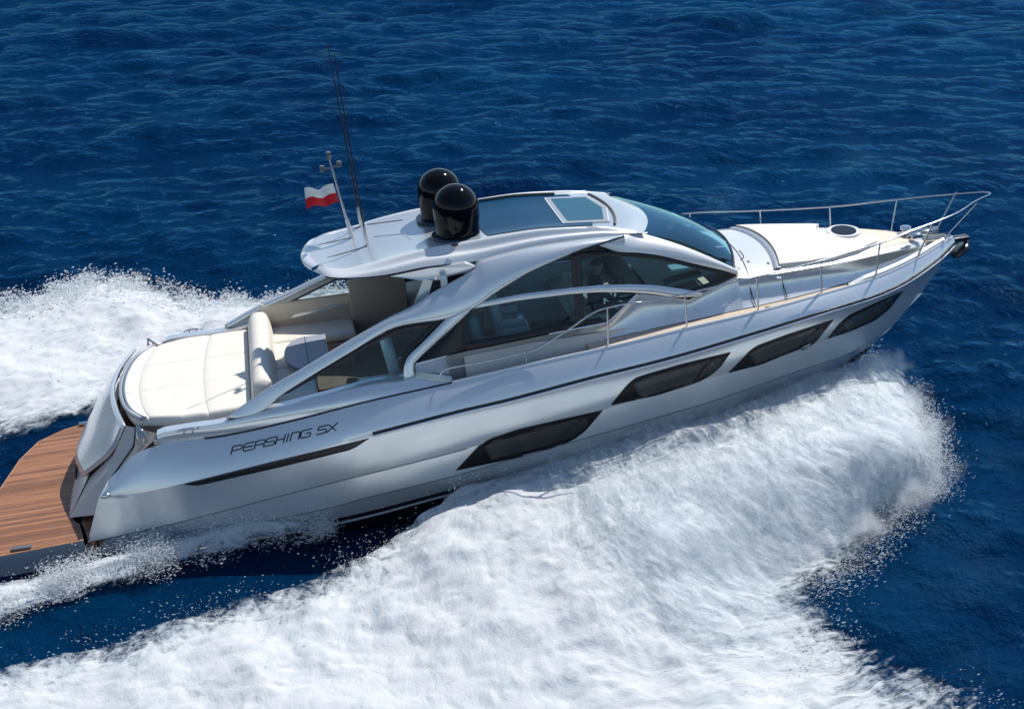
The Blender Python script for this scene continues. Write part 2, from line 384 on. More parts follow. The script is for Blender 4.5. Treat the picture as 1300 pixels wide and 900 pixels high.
def decal(name, top, bot, m, off=.008, cols=26, rows=5, parent=yacht, both=True, th=.003):
    a = lin(top, cols); b = lin(bot, cols); g = []
    for r in range(rows):
        q = a + (b - a) * r / (rows - 1); L = []
        for p in q:
            h = hit(p[0], p[1], off); L.append(h if h is not None else L[-1])
        g.append(L)
    o = grid(name, g, m, parent, False, th, 0)
    return o, np.array(g)
i0 = int(N * .285)
rr_ = tube('rub_rail', rub[i0:] + np.array([0, -.02, -.012]), .02, STRIP, yacht, 8)
rs0 = tube('rub_rail_seal', rub[i0:] + np.array([0, -.006, .022]), .018, TRIMB, rr_, 6)
mirror_obj(rs0, mirror_obj(rr_, yacht))
seam = gun[(gun[:, 0] > 3.6) & (gun[:, 0] < 7.3)]
mirror_obj(tube('coaming_seam', seam + np.array([0, -.008, 0]), .013, TRIMB, yacht, 6), yacht)
mirror_obj(tube('gunwale_trim', gun[gun[:, 0] > 7.2] + np.array([0, .005, .004]), .018, PEARL, yacht, 6), yacht)

WINS = [
 ([(579, 596.5), (607, 566.5), (622, 556.5), (660, 544), (715, 531.5), (765, 520.5)], [(579, 597), (646, 583), (700, 569.5), (727, 558.7), (743, 546.7), (765.3, 520.8)]),
 ([(775.5, 513.5), (796, 488.6), (806, 480), (822, 474.5), (864, 462.4), (927, 447)], [(775.7, 514), (833, 502), (885, 485.5), (906, 473.5), (915, 465), (927.3, 447.4)]),
 ([(925, 472.7), (943, 454.5), (952, 445), (962, 438.5), (1001, 424), (1057.5, 405.8)], [(925.2, 473.2), (965, 463), (1014, 443.5), (1036.5, 430.5), (1045, 422), (1057.6, 406.4)]),
 ([(1051, 429), (1065.5, 411), (1078.5, 399.5), (1110, 385), (1146, 369.5)], [(1051.2, 429.6), (1078.5, 421), (1110.8, 406.5), (1128, 393), (1146, 370)])]
PORTS = [[(712, 552), (722, 545), (738, 531), (746, 531), (744, 540), (734, 549), (722, 556), (712, 557)],
         [(882, 480), (890, 468), (905, 455), (914, 455), (913, 463), (903, 474), (890, 482), (883, 484)],
         [(1016, 440), (1022, 430), (1036, 418), (1043, 416), (1043, 423), (1034, 434), (1024, 441), (1017, 444)]]
def shrink(L, k, dx, dy): c = np.mean(L, 0); return [tuple(c + (np.array(p) - c) * k + (dx, dy)) for p in L]
for i, (a, b) in enumerate(WINS):
    fr, g = decal('hull_window', a, b, HULLFRAME, .007, 30, 20)
    al = lin(a, 14); bl = lin(b, 14); k0, k1 = 3, 12
    ins = [tuple(al[j] * .86 + bl[j] * .14) for j in range(k0, k1)]; inb = [tuple(al[j] * .16 + bl[j] * .84) for j in range(k0, k1)]
    pn, _ = decal('pane', ins, inb, HULLGLASS, .0115, 24, 18, fr, th=.003)
    ps = None
    if i < 3:
        bm = bmesh.new(); P = cr([hit(*q, .020) for q in PORTS[i] + PORTS[i][:1]], 33)[:-1]
        bm.faces.new([bm.verts.new(p) for p in P]); bmesh.ops.triangulate(bm, faces=bm.faces[:])
        r = bmesh.ops.extrude_face_region(bm, geom=bm.faces[:])
        bmesh.ops.translate(bm, vec=(0, .02, 0), verts=[v for v in r['geom'] if isinstance(v, bmesh.types.BMVert)])
        ps = from_bm('porthole', bm, TRIMB, fr, False)
    fm = mirror_obj(fr, yacht); mirror_obj(pn, fm)
    if ps: mirror_obj(ps, fm)
sl, _ = decal('air_intake', [(234, 614), (350, 585), (400, 573), (469, 556)], [(240, 615.5), (252, 616), (350, 594), (400, 582), (448, 570), (468.5, 556.5)], TRIMB, .006)
mirror_obj(sl, yacht)

# lettering on the quarter, drawn as strokes laid on the hull side
GL = {'P': ([[(0, 0), (.0, 1), (.8, 1), (1, .85), (1, .55), (.85, .42), (0, .42)]], 237, 277),
 'E': ([[(1, 1), (.15, 1), (0, .85), (0, .15), (.15, 0), (1, 0)], [(0, .5), (.9, .5)]], 285, 324),
 'R': ([[(0, 0), (0, .85), (.15, 1), (.85, 1), (1, .85), (1, 0)], [(0, .45), (1, .45)]], 331, 369),
 'S': ([[(1, 1), (.12, 1), (0, .88), (0, .62), (.12, .5), (.88, .5), (1, .38), (1, .12), (.88, 0), (0, 0)]], 375, 412),
 'H': ([[(0, 0), (0, 1)], [(1, 0), (1, 1)], [(0, .5), (1, .5)]], 418, 450),
 'I': ([[(.5, 0), (.5, 1)]], 458, 468),
 'N': ([[(0, 0), (0, 1), (.85, 1), (1, .85), (1, 0)]], 477, 511),
 'G': ([[(1, 1), (.12, 1), (0, .88), (0, .12), (.12, 0), (1, 0), (1, .5), (.55, .5)]], 517, 557),
 '5': ([[(1, 1), (.05, 1), (0, .55), (.85, .55), (1, .42), (1, .12), (.88, 0), (0, 0)]], 585, 621),
 'X': ([[(0, 0), (1, 1)], [(0, 1), (1, 0)]], 626, 662)}
lb = bmesh.new()
for chh in 'PERSHING5X':
    strokes, u0, u1 = GL[chh]
    for st in strokes:
        q = lin(st, max(2, int(6 * len(st)))) if len(st) > 2 else lin(st, 6)
        P = []
        for u, v in q:
            ux = u0 + u * (u1 - u0); bx = 293.2 + (ux - 237) * (424.5 - 293.7) / (655 - 237); by = 576.6 + (ux - 237) * (546.8 - 576.6) / (655 - 237)
            P.append(hit(bx + 2.6 * v, by - 9.6 * v, .005))
        P = np.array(P); n = len(P); tg = np.gradient(P, axis=0); tg /= np.linalg.norm(tg, axis=1)[:, None]
        sdv = np.cross(tg, np.array([0, -1, .3])); sdv /= np.linalg.norm(sdv, axis=1)[:, None]
        wv = .0092; ext = P.copy(); ext[0] -= tg[0] * wv * .8; ext[-1] += tg[-1] * wv * .8
        v = bgrid(lb, np.stack([ext - sdv * wv, ext + sdv * wv], 1))
lo = from_bm('lettering', lb, TRIMB, yacht, False)
so = lo.modifiers.new('thickness', 'SOLIDIFY'); so.thickness = .004
xs = [v.co.x for v in lo.data.vertices]; cx = (min(xs) + max(xs)) / 2
lp = lo.copy(); lp.data = lo.data.copy(); COL.objects.link(lp)      # the port side reads the right way round as well
lp.data.transform(Matrix.Translation((cx, 0, 0)) @ Matrix.Rotation(math.pi, 4, 'Z') @ Matrix.Translation((-cx, 0, 0)))
for v in lp.data.vertices:
    h = HB.ray_cast(Vector((v.co.x, 4, v.co.z)), Vector((0, -1, 0)))[0]
    if h: v.co.y = h.y + .006

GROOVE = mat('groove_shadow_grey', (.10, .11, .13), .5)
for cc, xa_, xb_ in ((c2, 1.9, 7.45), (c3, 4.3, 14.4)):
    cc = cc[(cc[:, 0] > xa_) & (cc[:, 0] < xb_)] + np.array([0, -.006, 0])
    mirror_obj(tube('groove_shade_line', cc, .010, GROOVE, hull, 6), hull)  # thin dark tubes colour in the shade along the hull creases
# --- decks
def gy(x): return np.interp(x, gun[:, 0], -gun[:, 1])
def gz(x): return np.interp(x, gun[:, 0], gun[:, 2])
xs = np.linspace(9.35, 15.95, 60)
grid('side_deck', [[(x, v * (gy(x) - .012), gz(x) - .03 + .02 * (1 - v * v)) for v in np.linspace(-1, 1, 13)] for x in xs], DECK, yacht)
xs = np.linspace(3.4, 9.4, 40)
grid('side_passage', [[(x, -(gy(x) - .01), gz(x) - .015), (x, -(gy(x) - .05), gz(x) - .02), (x, -(gy(x) - .06), gz(x) - .32), (x, -1.45, gz(x) - .33)] for x in xs[xs > 6.6]], TAUPE, yacht, True)
ys0 = tab([3, 9, 10, 11, 11.9, 13], [1.75, 1.75, 1.70, 1.56, 1.42, 1.3])
def ys(x, z): return ys0(x) - .3 * (z - 1.95)
def S(px, py, off=0):
    p = on(px, py, lambda x, z: ys(x, z) + off); return p
def Sl(L, off=0): return np.array([S(a, b, off) for a, b in L])

# coaming along the cockpit: from the hull seam up to its rounded top, and down inside
ct = byx(Sl([(189, 558), (205, 549), (220, 546), (252, 541), (282, 536.7), (332, 522.7), (376, 511.8), (420, 500), (469, 487), (511, 480.7), (527, 478), (578, 483)], .04), 40, 3.0, 7.28)
gl_ = np.stack([ct[:, 0], -gy(ct[:, 0]), gz(ct[:, 0])], 1)
inn = ct + np.array([0, .16, .0]); innb = inn.copy(); innb[:, 2] = 1.25; innb[:, 1] += .05
bl = np.zeros((40, 3)); bl[:, 1] = -.03; bl[:, 2] = .02
grid('cockpit_coaming', np.concatenate([loft(gl_, ct, 5, bl), loft(ct, inn, 3)[1:], loft(inn, innb, 2)[1:]]), SILVER, yacht, True, sharp=40)
# inside faces of the cockpit in taupe, a touch inboard
ib = innb[4:] + np.array([0, .012, 0]); it = inn[4:] + np.array([0, .012, -.05])
grid('cockpit_lining', loft(it, ib, 3), TAUPE, yacht, True)
plate('cockpit_sole', [(2.9, -1.6, 1.3), (7.4, -1.6, 1.3), (7.4, 1.6, 1.3), (2.9, 1.6, 1.3)], vary(mat('shaded_teak_sole', (.13, .075, .05), .6), 4, .2), yacht, th=.05)  # teak colour darkened to carry the cockpit's shadow
plate('saloon_sole', [(7.42, -1.55, 1.42), (11.6, -1.2, 1.5), (11.6, 1.2, 1.5), (7.42, 1.55, 1.42)], CABIN, yacht, th=.05)

# lower deckhouse panel below the side windows
sill = Sl([(527, 462), (567, 451), (653, 434), (699, 424), (771, 409.5), (790, 391), (811, 373), (850, 377), (874, 381), (893, 371), (916, 360), (937, 350)], 0)
BASE = []
for px, py in [(766, 431), (820, 419), (890, 404), (962, 388), (1010, 377), (1045, 368), (1078, 358), (1115, 343), (1150, 327.5), (1178, 314)]:
    z_ = 2.3
    for _ in range(12): q_ = Z(px, py, z_); z_ = gz(q_[0]) - .012
    BASE.append(q_)
BASE = np.array(BASE)
def base_pt(x):
    if x < BASE[0, 0]: return (x, -np.interp(x, [7, BASE[0, 0]], [1.60, -BASE[0, 1]]), gz(x) - np.interp(x, [BASE[0, 0] - .35, BASE[0, 0]], [.25, .012]))
    return (x, -min(np.interp(x, BASE[:, 0], -BASE[:, 1]), gy(x) - .06), gz(x) - .012)
s1 = lin(sill, 60); b1 = np.array([base_pt(x) for x in s1[:, 0]])
bl = np.zeros((60, 3)); bl[:, 1] = .05
ph = grid('deckhouse_side', loft(s1, b1, 7, bl), SILVER, yacht); mirror_obj(ph, yacht)
# trunk (raised foredeck): sides and top
edge = byx([S(937, 350), Y(952, 350, -1.14), Y(1007, 341, -1.04), Y(1078, 328.5, -.82), Y(1117, 320.5, -.63), Y(1150, 313.5, -.42), Y(1175, 309, -.2)], 50)
bse = np.array([base_pt(x) for x in edge[:, 0]])
bl = np.zeros((50, 3)); bl[:, 1] = .07; bl[:, 2] = -.02
grid('trunk_side', loft(edge + np.array([0, -.03, -.025]), bse, 7, bl), SILVER, yacht, True, sharp=50)
rows = []
for k, v in enumerate(np.linspace(-1, 1, 25)):
    xa = 12.06 - .22 * v * v; L = []
    for t in np.linspace(0, 1, 50):
        x0 = xa + t * (edge[-1, 0] - xa); ey = np.interp(x0, edge[:, 0], -edge[:, 1]); ez = np.interp(x0, edge[:, 0], edge[:, 2])
        if x0 < edge[0, 0]: ey = -edge[0, 1] + .02
        L.append((x0, v * (ey + .02), ez + .10 * (1 - v * v) * min(1, ey / .7) - .03 * abs(v) ** 8))
    rows.append(L)
grid('foredeck', rows, PEARL, yacht)
FD = np.array(rows)
def fdz(x, y):
    ey = np.interp(x, edge[:, 0], -edge[:, 1]) + .02; ez = np.interp(x, edge[:, 0], edge[:, 2]); v = min(1, abs(y) / ey)
    return ez + .10 * (1 - v * v) * min(1, ey / .7) - .03 * v ** 8
def fdpatch(name, outline, m, h, parent=yacht, bev=0, sub=None):
    """slab that follows the foredeck's camber"""
    bm = bmesh.new(); vs = [bm.verts.new((x, y, 0)) for x, y in outline]; bm.faces.new(vs)
    for cx_ in np.arange(12, 16, .12): bmesh.ops.bisect_plane(bm, geom=bm.faces[:] + bm.edges[:] + bm.verts[:], plane_co=(cx_, 0, 0), plane_no=(1, 0, 0))
    for cy in np.arange(-1.2, 1.21, .12): bmesh.ops.bisect_plane(bm, geom=bm.faces[:] + bm.edges[:] + bm.verts[:], plane_co=(0, cy, 0), plane_no=(0, 1, 0))
    top = bm.faces[:]
    r = bmesh.ops.extrude_face_region(bm, geom=top); nv = [v for v in r['geom'] if isinstance(v, bmesh.types.BMVert)]
    ns = set(nv)
    for v in bm.verts: v.co.z = fdz(v.co.x, v.co.y) + (h if v in ns else -.03)
    return from_bm(name, bm, m, parent, True, 40)
# cream bow deck patch
fdpatch('bow_deck', [(14.0, .52), (14.25, .22), (14.55, -.1), (14.6, -.45), (14.2, -.66), (15.25, -.22), (15.45, 0), (15.25, .2), (14.6, .45)][::-1], BEIGE, .006)
# seams and hinge lines across the trunk
for xx, nm in ((12.18, .5), (12.72, .5)):
    pts = [(xx - .12 * (v * v) + (.02 if xx > 12.5 else 0), v * (np.interp(xx, edge[:, 0], -edge[:, 1])), 0) for v in np.linspace(-1, 1, 24)]
    pts = np.array([(p[0], p[1], fdz(p[0], p[1]) + .002) for p in pts])
    lo_ = [base_pt(pts[0][0] + .02)]
    side = np.array([pts[0] + (0, -.012, -.02), pts[0] * .5 + np.array(lo_[0]) * .5 + (0, .055, 0), np.array(lo_[0]) + (0, -.005, .02)])
    mirror_obj(tube('deck_seam', np.concatenate([cr(side, 12)[::-1], pts[:13]]), .008, TRIMB, yacht, 6), yacht)
sp_ = np.array([(x, -np.interp(x, edge[:, 0], -edge[:, 1]) + .02, np.interp(x, edge[:, 0], edge[:, 2]) - .2) for x in np.linspace(12.2, 12.85, 8)])

# --- windscreen and roof
Vv = np.linspace(-1, 1, 31)
wbase = np.array([(12.05 - .22 * v * v - .02, 1.15 * v, 3.03 - .115 * v * v) for v in Vv])
wtop = np.array([(10.74 - .30 * v * v, .98 * v, 3.57 + .03 * v * v) for v in Vv])
bl = np.zeros((31, 3)); bl[:, 2] = .09; bl[:, 0] = .03
ws = grid('windscreen', loft(wbase, wtop, 12, bl), GLASS_W, yacht)
tube('windscreen_seal', wbase + np.array([0, 0, .0]), .022, TRIMB, ws, 8)
GW = BVHTree.FromObject(ws, bpy.context.evaluated_depsgraph_get())
def wiper(path, arm, par):
    P = np.array([hit(a, b, .03, GW) if hit(a, b, .03, GW) is not None else Y(a, b, -1.0) for a, b in path])
    o = tube('wiper', lin(P, 14), .014, TRIMB, par, 6)
    A = np.array([hit(a, b, .06, GW) if hit(a, b, .06, GW) is not None else Y(a, b, -1.0) for a, b in arm])
    tube('wiper_arm', lin(A, 8), .011, TRIMB, o, 6)
    return o
wiper([(846, 311), (875, 318), (902, 327), (922, 333)], [(868, 313.5), (895, 322), (926, 335)], yacht)
tube('wiper_parking_cover', [Y(838, 310, -1.08), Y(843, 311.5, -1.06), Y(849, 314.5, -1.05)], [.02, .04, .02], WHITE, yacht, 8)

crest = byx([(5.62, -.62, 3.66), Y(441, 341.5, -.88), Y(500, 325, -.9), Y(560, 312, -.9), Y(640, 298, -.9), Y(700, 290.5, -.9), Y(790, 289.5, -.92), (10.44, -.98, 3.60)], 60)
crest[:, 1] = -np.interp(crest[:, 0], [5.55, 5.75, 6.0, 6.5, 10, 10.44], [.55, .75, .84, .9, .92, .98])
ROOFX = np.linspace(0, 1, 60)
g = []
for i in range(60):
    x, y, z = crest[i]; L = []
    for v in np.linspace(-1, 1, 25):
        fwd = .30 * (1 - v * v) * max(0, (x - 9.6) / .84); aft = -.13 * (1 - v * v) * max(0, (6.4 - x) / .8)
        dish = -.035 * (1 - abs(v) ** 4) * np.clip((x - 5.7) / 1, 0, 1) * np.clip((10.2 - x) / 1, 0, 1)
        L.append((x + fwd + aft, v * abs(y), z + dish + .03 * np.clip((x - 9.8) / .6, 0, 1) * 0))
    g.append(L)
g = np.array(g); ROOF = g
hard = grid('hardtop', g, vary(mat('roof_silver', (.55, .59, .60), .3, .55, .5), 1.2, .03), yacht)
RT = BVHTree.FromObject(hard, bpy.context.evaluated_depsgraph_get())
def rz(x, y):
    h = RT.ray_cast(Vector((x, y, 8)), Vector((0, 0, -1)))[0]; return h.z if h else 3.75
# aft bullnose lip and shoulders down to the lower edge
sh_low = byx([(5.50, -.56, 3.56), Y(417, 351.5, -.95), Y(445, 352.5, -1.1), Y(489, 348.5, -1.17), Y(546, 337, -1.19), Y(606, 330.5, -1.15), Y(660, 318, -1.12), Y(700, 310, -1.10), Y(750, 302.8, -1.09), Y(793, 298.5, -1.09), Y(822, 294.5, -1.02)], 60)
ncr = crest.copy()
bl = np.zeros((60, 3)); ax_ = np.clip((ncr[:, 0] - 6) / 1.2, 0, 1) * np.clip((10.3 - ncr[:, 0]) / .5, 0, 1)
shoulder = loft(ncr, sh_low, 13)
for r in range(13):                                    # two flowing flutes along the shoulder
    t = r / 12
    shoulder[r, :, 2] += ax_ * (.028 * math.sin(t * math.pi * 3.2) + .03 * math.sin(t * math.pi)) * (1 - .3 * t)
    shoulder[r, :, 1] -= (1 - ax_) * .05 * math.sin(t * math.pi)
bm = bmesh.new()
for s in (0, 1): bgrid(bm, (mir if s else np.array)(shoulder))
low = sh_low
al = np.array([(5.50 - .13 * (1 - v * v), .56 * v, 3.56) for v in np.linspace(-1, 1, 25)])
at = g[0]
bl = np.zeros((25, 3)); bl[:, 0] = -.055; bl[:, 2] = .01
bgrid(bm, loft(at, al, 7, bl))
from_bm('hardtop_edge', bm, PEARL, yacht, True, 60)
crs = bmesh.new(); btube(crs, np.concatenate([at + (-.005, 0, .0)]), .008, 6)
# underside of the hardtop
und = np.array([[(p[0], v * abs(p[1]), p[2] - .02) for v in np.linspace(-1, 1, 9)] for p in low[2:52]])
grid('headliner', und, DARKIN, yacht)
grid('headliner', np.array([[(p[0] - .05 + .2 * (1 - v * v), v * (abs(p[1]) - .06), p[2] - .10 + .03 * (1 - v * v)) for v in np.linspace(-1, 1, 9)] for p in low[51:60]]), DARKIN, yacht)
# panel lines on the aft roof
def roofline(px, r=.007, off=.003): return np.array([hit(a, b, off, RT) for a, b in lin(px, 14)])
for pts in ([(405, 311.5), (447, 301.5)], [(416, 327.5), (466, 313)], [(405, 298.5), (458, 288)], [(475, 300.5), (511, 297), (521, 303)], [(466, 285.5), (511, 279.5)]):
    L = [hit(a, b, .002, RT) for a, b in lin(pts, 14)]; L = np.array([q for q in L if q is not None])
    tube('roof_panel_line', L, .007 if pts[0][0] < 470 else .01, TRIMB if pts[0][0] < 470 else PEARL, hard, 6)
# roof glass and hatch
def roofpatch(name, pts, m, h, th, parent=yacht):
    bm = bmesh.new(); bm.faces.new([bm.verts.new((x, y, 0)) for x, y in pts])
    for c in np.arange(7.5, 11, .1): bmesh.ops.bisect_plane(bm, geom=bm.faces[:] + bm.edges[:] + bm.verts[:], plane_co=(c, 0, 0), plane_no=(1, 0, 0))
    for c in np.arange(-.9, .91, .1): bmesh.ops.bisect_plane(bm, geom=bm.faces[:] + bm.edges[:] + bm.verts[:], plane_co=(0, c, 0), plane_no=(0, 1, 0))
    r = bmesh.ops.extrude_face_region(bm, geom=bm.faces[:]); ns = set(v for v in r['geom'] if isinstance(v, bmesh.types.BMVert))
    for v in bm.verts: v.co.z = rz(v.co.x, v.co.y) + (h if v in ns else h - th)
    return from_bm(name, bm, m, parent, True, 40)
rg = roofpatch('roof_glass', [(8.12, -.80), (9.72, -.80), (9.92, 0), (9.72, .80), (8.12, .80), (8.02, 0)], mat('roof_blue_glass', (.004, .045, .10), .05, 0, 0, .12), .012, .03)
hf = [(9.45, -.62), (10.0, -.62), (10.14, 0), (10.0, .62), (9.45, .62)]
sh_ = roofpatch('sunroof_hatch', [(9.30, -.66), (10.02, -.66), (10.16, 0), (10.02, .66), (9.30, .66)], PEARL, .022, .02)
roofpatch('hatch_rim', [(9.325, -.635), (10.0, -.635), (10.14, 0), (10.0, .635), (9.325, .635)], GREY, .026, .01, sh_)
roofpatch('hatch_glass', [(9.39, -.57), (9.95, -.57), (10.07, 0), (9.95, .57), (9.39, .57)], mat('hatch_glass', (.02, .10, .15), .05, 0, 0, .2), .030, .01, sh_)
bm = bmesh.new(); v_ = np.linspace(-1, 1, 21)
L = np.array([(10.20 - .14 * v * v, .80 * v, 0) for v in v_]); L[:, 2] = [rz(a, b) + .012 for a, b, _ in L]; btube(bm, L, .022, 6)
from_bm('roof_gutter', bm, mat('bronze_seal', (.10, .075, .06), .4), yacht)
L = np.array([(x, .80 + .02, rz(x, .8) + .02) for x in np.linspace(8.1, 9.5, 12)]); tube('roof_rail', L, .03, TRIMB, yacht, 8)

# roof side between window head and windscreen / crest
head = Sl([(727, 321), (754, 311), (784, 319.5), (812, 321), (840, 325), (880, 334.5), (912, 342), (937, 349)], .012)
wedge = [sh_low[np.argmin(abs(sh_low[:, 0] - x))] for x in (9.55, 9.75, 10.0, 10.2)]
up_ = np.array(list(wedge) + [wtop[0], wtop[0] * .65 + wbase[0] * .35 + (0, -.01, .05), wtop[0] * .35 + wbase[0] * .65 + (0, -.01, .05), wbase[0] + (.02, 0, 0)])
bl = np.zeros((40, 3)); bl[:, 1] = -.05; bl[:, 2] = .02
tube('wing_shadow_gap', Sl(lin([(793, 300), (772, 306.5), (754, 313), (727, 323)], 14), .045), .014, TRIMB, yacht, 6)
rs_ = grid('roof_pillar', loft(cr(up_, 40), cr(head, 40), 7, bl), PEARL, yacht); mirror_obj(rs_, yacht)

# --- buttress: sweeping arm and its pillar
ARM = [((286, 531), (300, 531)), ((307, 515), (333, 522)), ((339, 493), (357, 501.5)), ((380, 469.5), (400, 474)), ((430, 439.5), (445, 447)), ((489, 404.5), (491, 420)), ((520, 389.5), (520, 411.5)),
       ((547, 372.5), (566, 405)), ((575, 357), (600, 393)), ((594, 346), (625, 375)), ((604, 337), (648, 360)), ((607, 331), (671, 346)), ((640, 321.5), (700, 332.5)), ((680, 312.5), (727, 321)), ((735, 304), (755, 311)), ((793, 298), (793, 301))]
roll = np.interp([a[0][0] for a in ARM], [286, 480, 560, 606, 700, 793], [0, .03, .08, .15, .16, .12])
U = np.array([S(*a[0], .04 - r) for a, r in zip(ARM, roll)]); Lw = np.array([S(*a[1], .05) for a in ARM])
n_ = 70; Uc = cr(U, n_); Lc = cr(Lw, n_)
bl = np.zeros((n_, 3)); bl[:, 1] = -np.interp(np.linspace(0, 1, n_), [0, .3, .6, .9, 1], [.004, .008, .05, .04, .01]); bl[:, 2] = -bl[:, 1] * .45
arm = grid('buttress', loft(Uc, Lc, 9, bl), SILVER, yacht, False, .09, -1)
armp = mirror_obj(arm, yacht)
pa = cr(Sl([(566, 405), (552, 419), (535, 436), (520, 450), (514.5, 460), (512.5, 468), (512, 481)], .05), 30); pb = cr(Sl([(604, 388), (589, 403), (558, 431), (529, 458), (526.5, 465), (526, 470), (527, 478)], .05), 30)
bl = np.zeros((30, 3)); bl[:, 1] = -.015
pl_ = grid('buttress_pillar', loft(pa, pb, 5, bl), SILVER, yacht, False, .08, -1); mirror_obj(pl_, yacht)
# blade line under the wing tip
# --- side glazing
def pane(name, L, m, off, th=.012, parent=yacht, dens=3):
    bm = bmesh.new(); P = []
    for a, b in zip(L, L[1:] + L[:1]):
        for t in np.linspace(0, 1, dens, endpoint=False): P.append(S(a[0] + (b[0] - a[0]) * t, a[1] + (b[1] - a[1]) * t, off))
    f = bm.faces.new([bm.verts.new(p) for p in P]); bmesh.ops.triangulate(bm, faces=[f], ngon_method='BEAUTY')
    o = from_bm(name, bm, m, parent, False); return o
MG = [(527, 462), (589, 402), (610, 385), (671, 346), (727, 321), (784, 319), (840, 325), (880, 334.5), (937, 349), (914, 361), (893, 371.5), (874, 381), (850, 377), (811, 373), (790, 391), (771, 409.5), (699, 424), (653, 434), (567, 451)]
mg = pane('side_window', MG, GLASS, -.012)
def strip(name, a, b, m, off, parent, n=16, th=.01):
    A = Sl(lin(a, n), off); B = Sl(lin(b, n), off); return grid(name, loft(A, B, 3), m, parent, False, th, 0)
strips = []
strips.append(strip('window_frame', [(527, 462), (567, 451), (653, 434), (699, 424), (771, 409.5)], [(531, 456), (567, 438), (653, 424), (699, 414), (762, 403)], TRIMB, -.004, mg))
strips.append(strip('window_frame', [(527, 462), (560, 433), (589, 402)], [(592, 446), (590, 424), (589, 402)], TRIMB, -.003, mg))
strips.append(strip('window_frame', [(724, 321), (727, 360), (732, 419)], [(737, 320), (739, 358), (743, 417)], TRIMB, -.002, mg))
strips.append(strip('window_frame', [(727, 320.5), (784, 318.5), (840, 324.5), (880, 334), (937, 348.5)], [(733, 327), (784, 325), (838, 330), (876, 339.5), (928, 350)], TRIMB, -.0025, mg))
strips.append(strip('window_frame', [(937, 349), (914, 361), (893, 371.5), (874, 381)], [(922, 350), (902, 358), (884, 364), (866, 372)], TRIMB, -.0035, mg))
mgp = mirror_obj(mg, yacht); mgp.data.materials[0] = GLASS_P
for s_ in strips: mirror_obj(s_, mgp)
ba = strip('window_bar', [(607, 384.5), (660, 373.5), (724, 365.5), (760, 362), (800, 361), (830, 362), (860, 366), (892, 371.5)], [(597, 392.5), (660, 381.5), (724, 373.5), (760, 371), (795, 371), (825, 373), (858, 378), (890, 376)], SILVER, .02, yacht, 40, .03)
mirror_obj(ba, yacht)
sl_ = strip('sill_trim', [(528, 461), (567, 451)], [(528, 463), (567, 453)], STRIP, .012, yacht); mirror_obj(sl_, yacht)
sl_ = strip('sill_trim', [(697, 423), (771, 408.5), (808, 372.5)], [(697, 425), (772.5, 411), (811, 374)], STRIP, .012, yacht, 30); mirror_obj(sl_, yacht)
AG = [(357, 502), (400, 474.5), (445, 447.5), (491, 420.5), (520, 412), (566, 405), (520, 450), (514, 462), (512, 481), (470, 487), (374, 497.5)]
ag = pane('wing_window', AG, GLASS, -.005)
f1 = strip('window_frame', [(357, 502), (400, 474.5), (445, 447.5), (491, 420.5), (520, 412), (566, 405)], [(366, 499), (403, 478.5), (447, 452), (494, 427), (521, 418.5), (553, 416)], TRIMB, .004, ag)
f2 = strip('window_frame', [(566, 405), (520, 450), (514, 462), (512, 469)], [(548, 412), (514, 446), (508, 458), (506, 466)], TRIMB, .006, ag)
agp = mirror_obj(ag, yacht); agp.data.materials[0] = GLASS_P
mirror_obj(f1, agp); mirror_obj(f2, agp)

# --- wheelhouse interior seen through the glass
aft_bulk = bmesh.new()
for y0, y1 in ((-1.28, -1.12), (1.0, 1.28)):
    bbox(aft_bulk, (7.35, (y0 + y1) / 2, 2.45), (.10, y1 - y0, 2.0), .015)
bbox(aft_bulk, (7.3, 0, 3.47), (.16, 2.3, .22), .02)
from_bm('saloon_bulkhead', aft_bulk, SILVER, yacht, True, 40)
pane_ = plate('saloon_door_glass', [(7.33, -1.1, 1.45), (7.33, .35, 1.45), (7.33, .35, 3.36), (7.33, -1.1, 3.36)], glass('dark_door_glass', (.12, .14, .15), 1.0), yacht, (1, 0, 0), .015)
# hardtop support beam and strut behind the buttress opening
sb = bmesh.new()
beam = [Y(533, 354.5, -1.12), Y(560, 352, -1.12), Y(592, 345, -1.14), Y(603, 337, -1.18), Y(590, 333, -1.2), Y(546, 339, -1.15), Y(495, 349.5, -1.08)]
sb.faces.new([sb.verts.new(p) for p in beam]); 
st_ = [Y(537, 354.5, -1.12), Y(549, 356, -1.12), Y(541, 384, -1.18), Y(524, 392, -1.2)]
sb.faces.new([sb.verts.new(p + (0, .01, 0)) for p in st_])
ob = from_bm('roof_support', sb, SILVER, yacht, False); so = ob.modifiers.new('thickness', 'SOLIDIFY'); so.thickness = .06; so.offset = 0
mirror_obj(ob, yacht)
pd = plate('rear_quarter_glass', [Y(549, 357, -1.1), Y(590, 347, -1.1), Y(600, 338, -1.12), Y(600, 360, -1.2), Y(541, 392, -1.2)], BLACK, yacht, (0, -1, 0), .02)
mirror_obj(pd, yacht)
def seat(x, y, z, name='helm_seat', wdt=.62, m=LEATHER, hb_=.75):
    bm = bmesh.new()
    bbox(bm, (x, y, z), (.55, wdt, .18), .07, 4)
    bbox(bm, (x - .27, y, z + hb_ * .5), (.18, wdt, hb_), .08, 4, Matrix.Rotation(-.16, 3, 'Y'))
    bbox(bm, (x - .02, y - wdt * .5, z + .16), (.42, .08, .1), .03, 3); bbox(bm, (x - .02, y + wdt * .5, z + .16), (.42, .08, .1), .03, 3)
    bbox(bm, (x, y, z - .4), (.3, .3, .75), .04, 2)
    return from_bm(name, bm, m, yacht, True, 60)
seat(9.68, -.66, 2.19); seat(8.45, -.25, 2.1, 'companion_seat', .55, WHITE, .85)
seat(8.05, -.95, 1.95, 'saloon_sofa', .55, mat('blue_grey_leather', (.25, .30, .33), .5), .8)
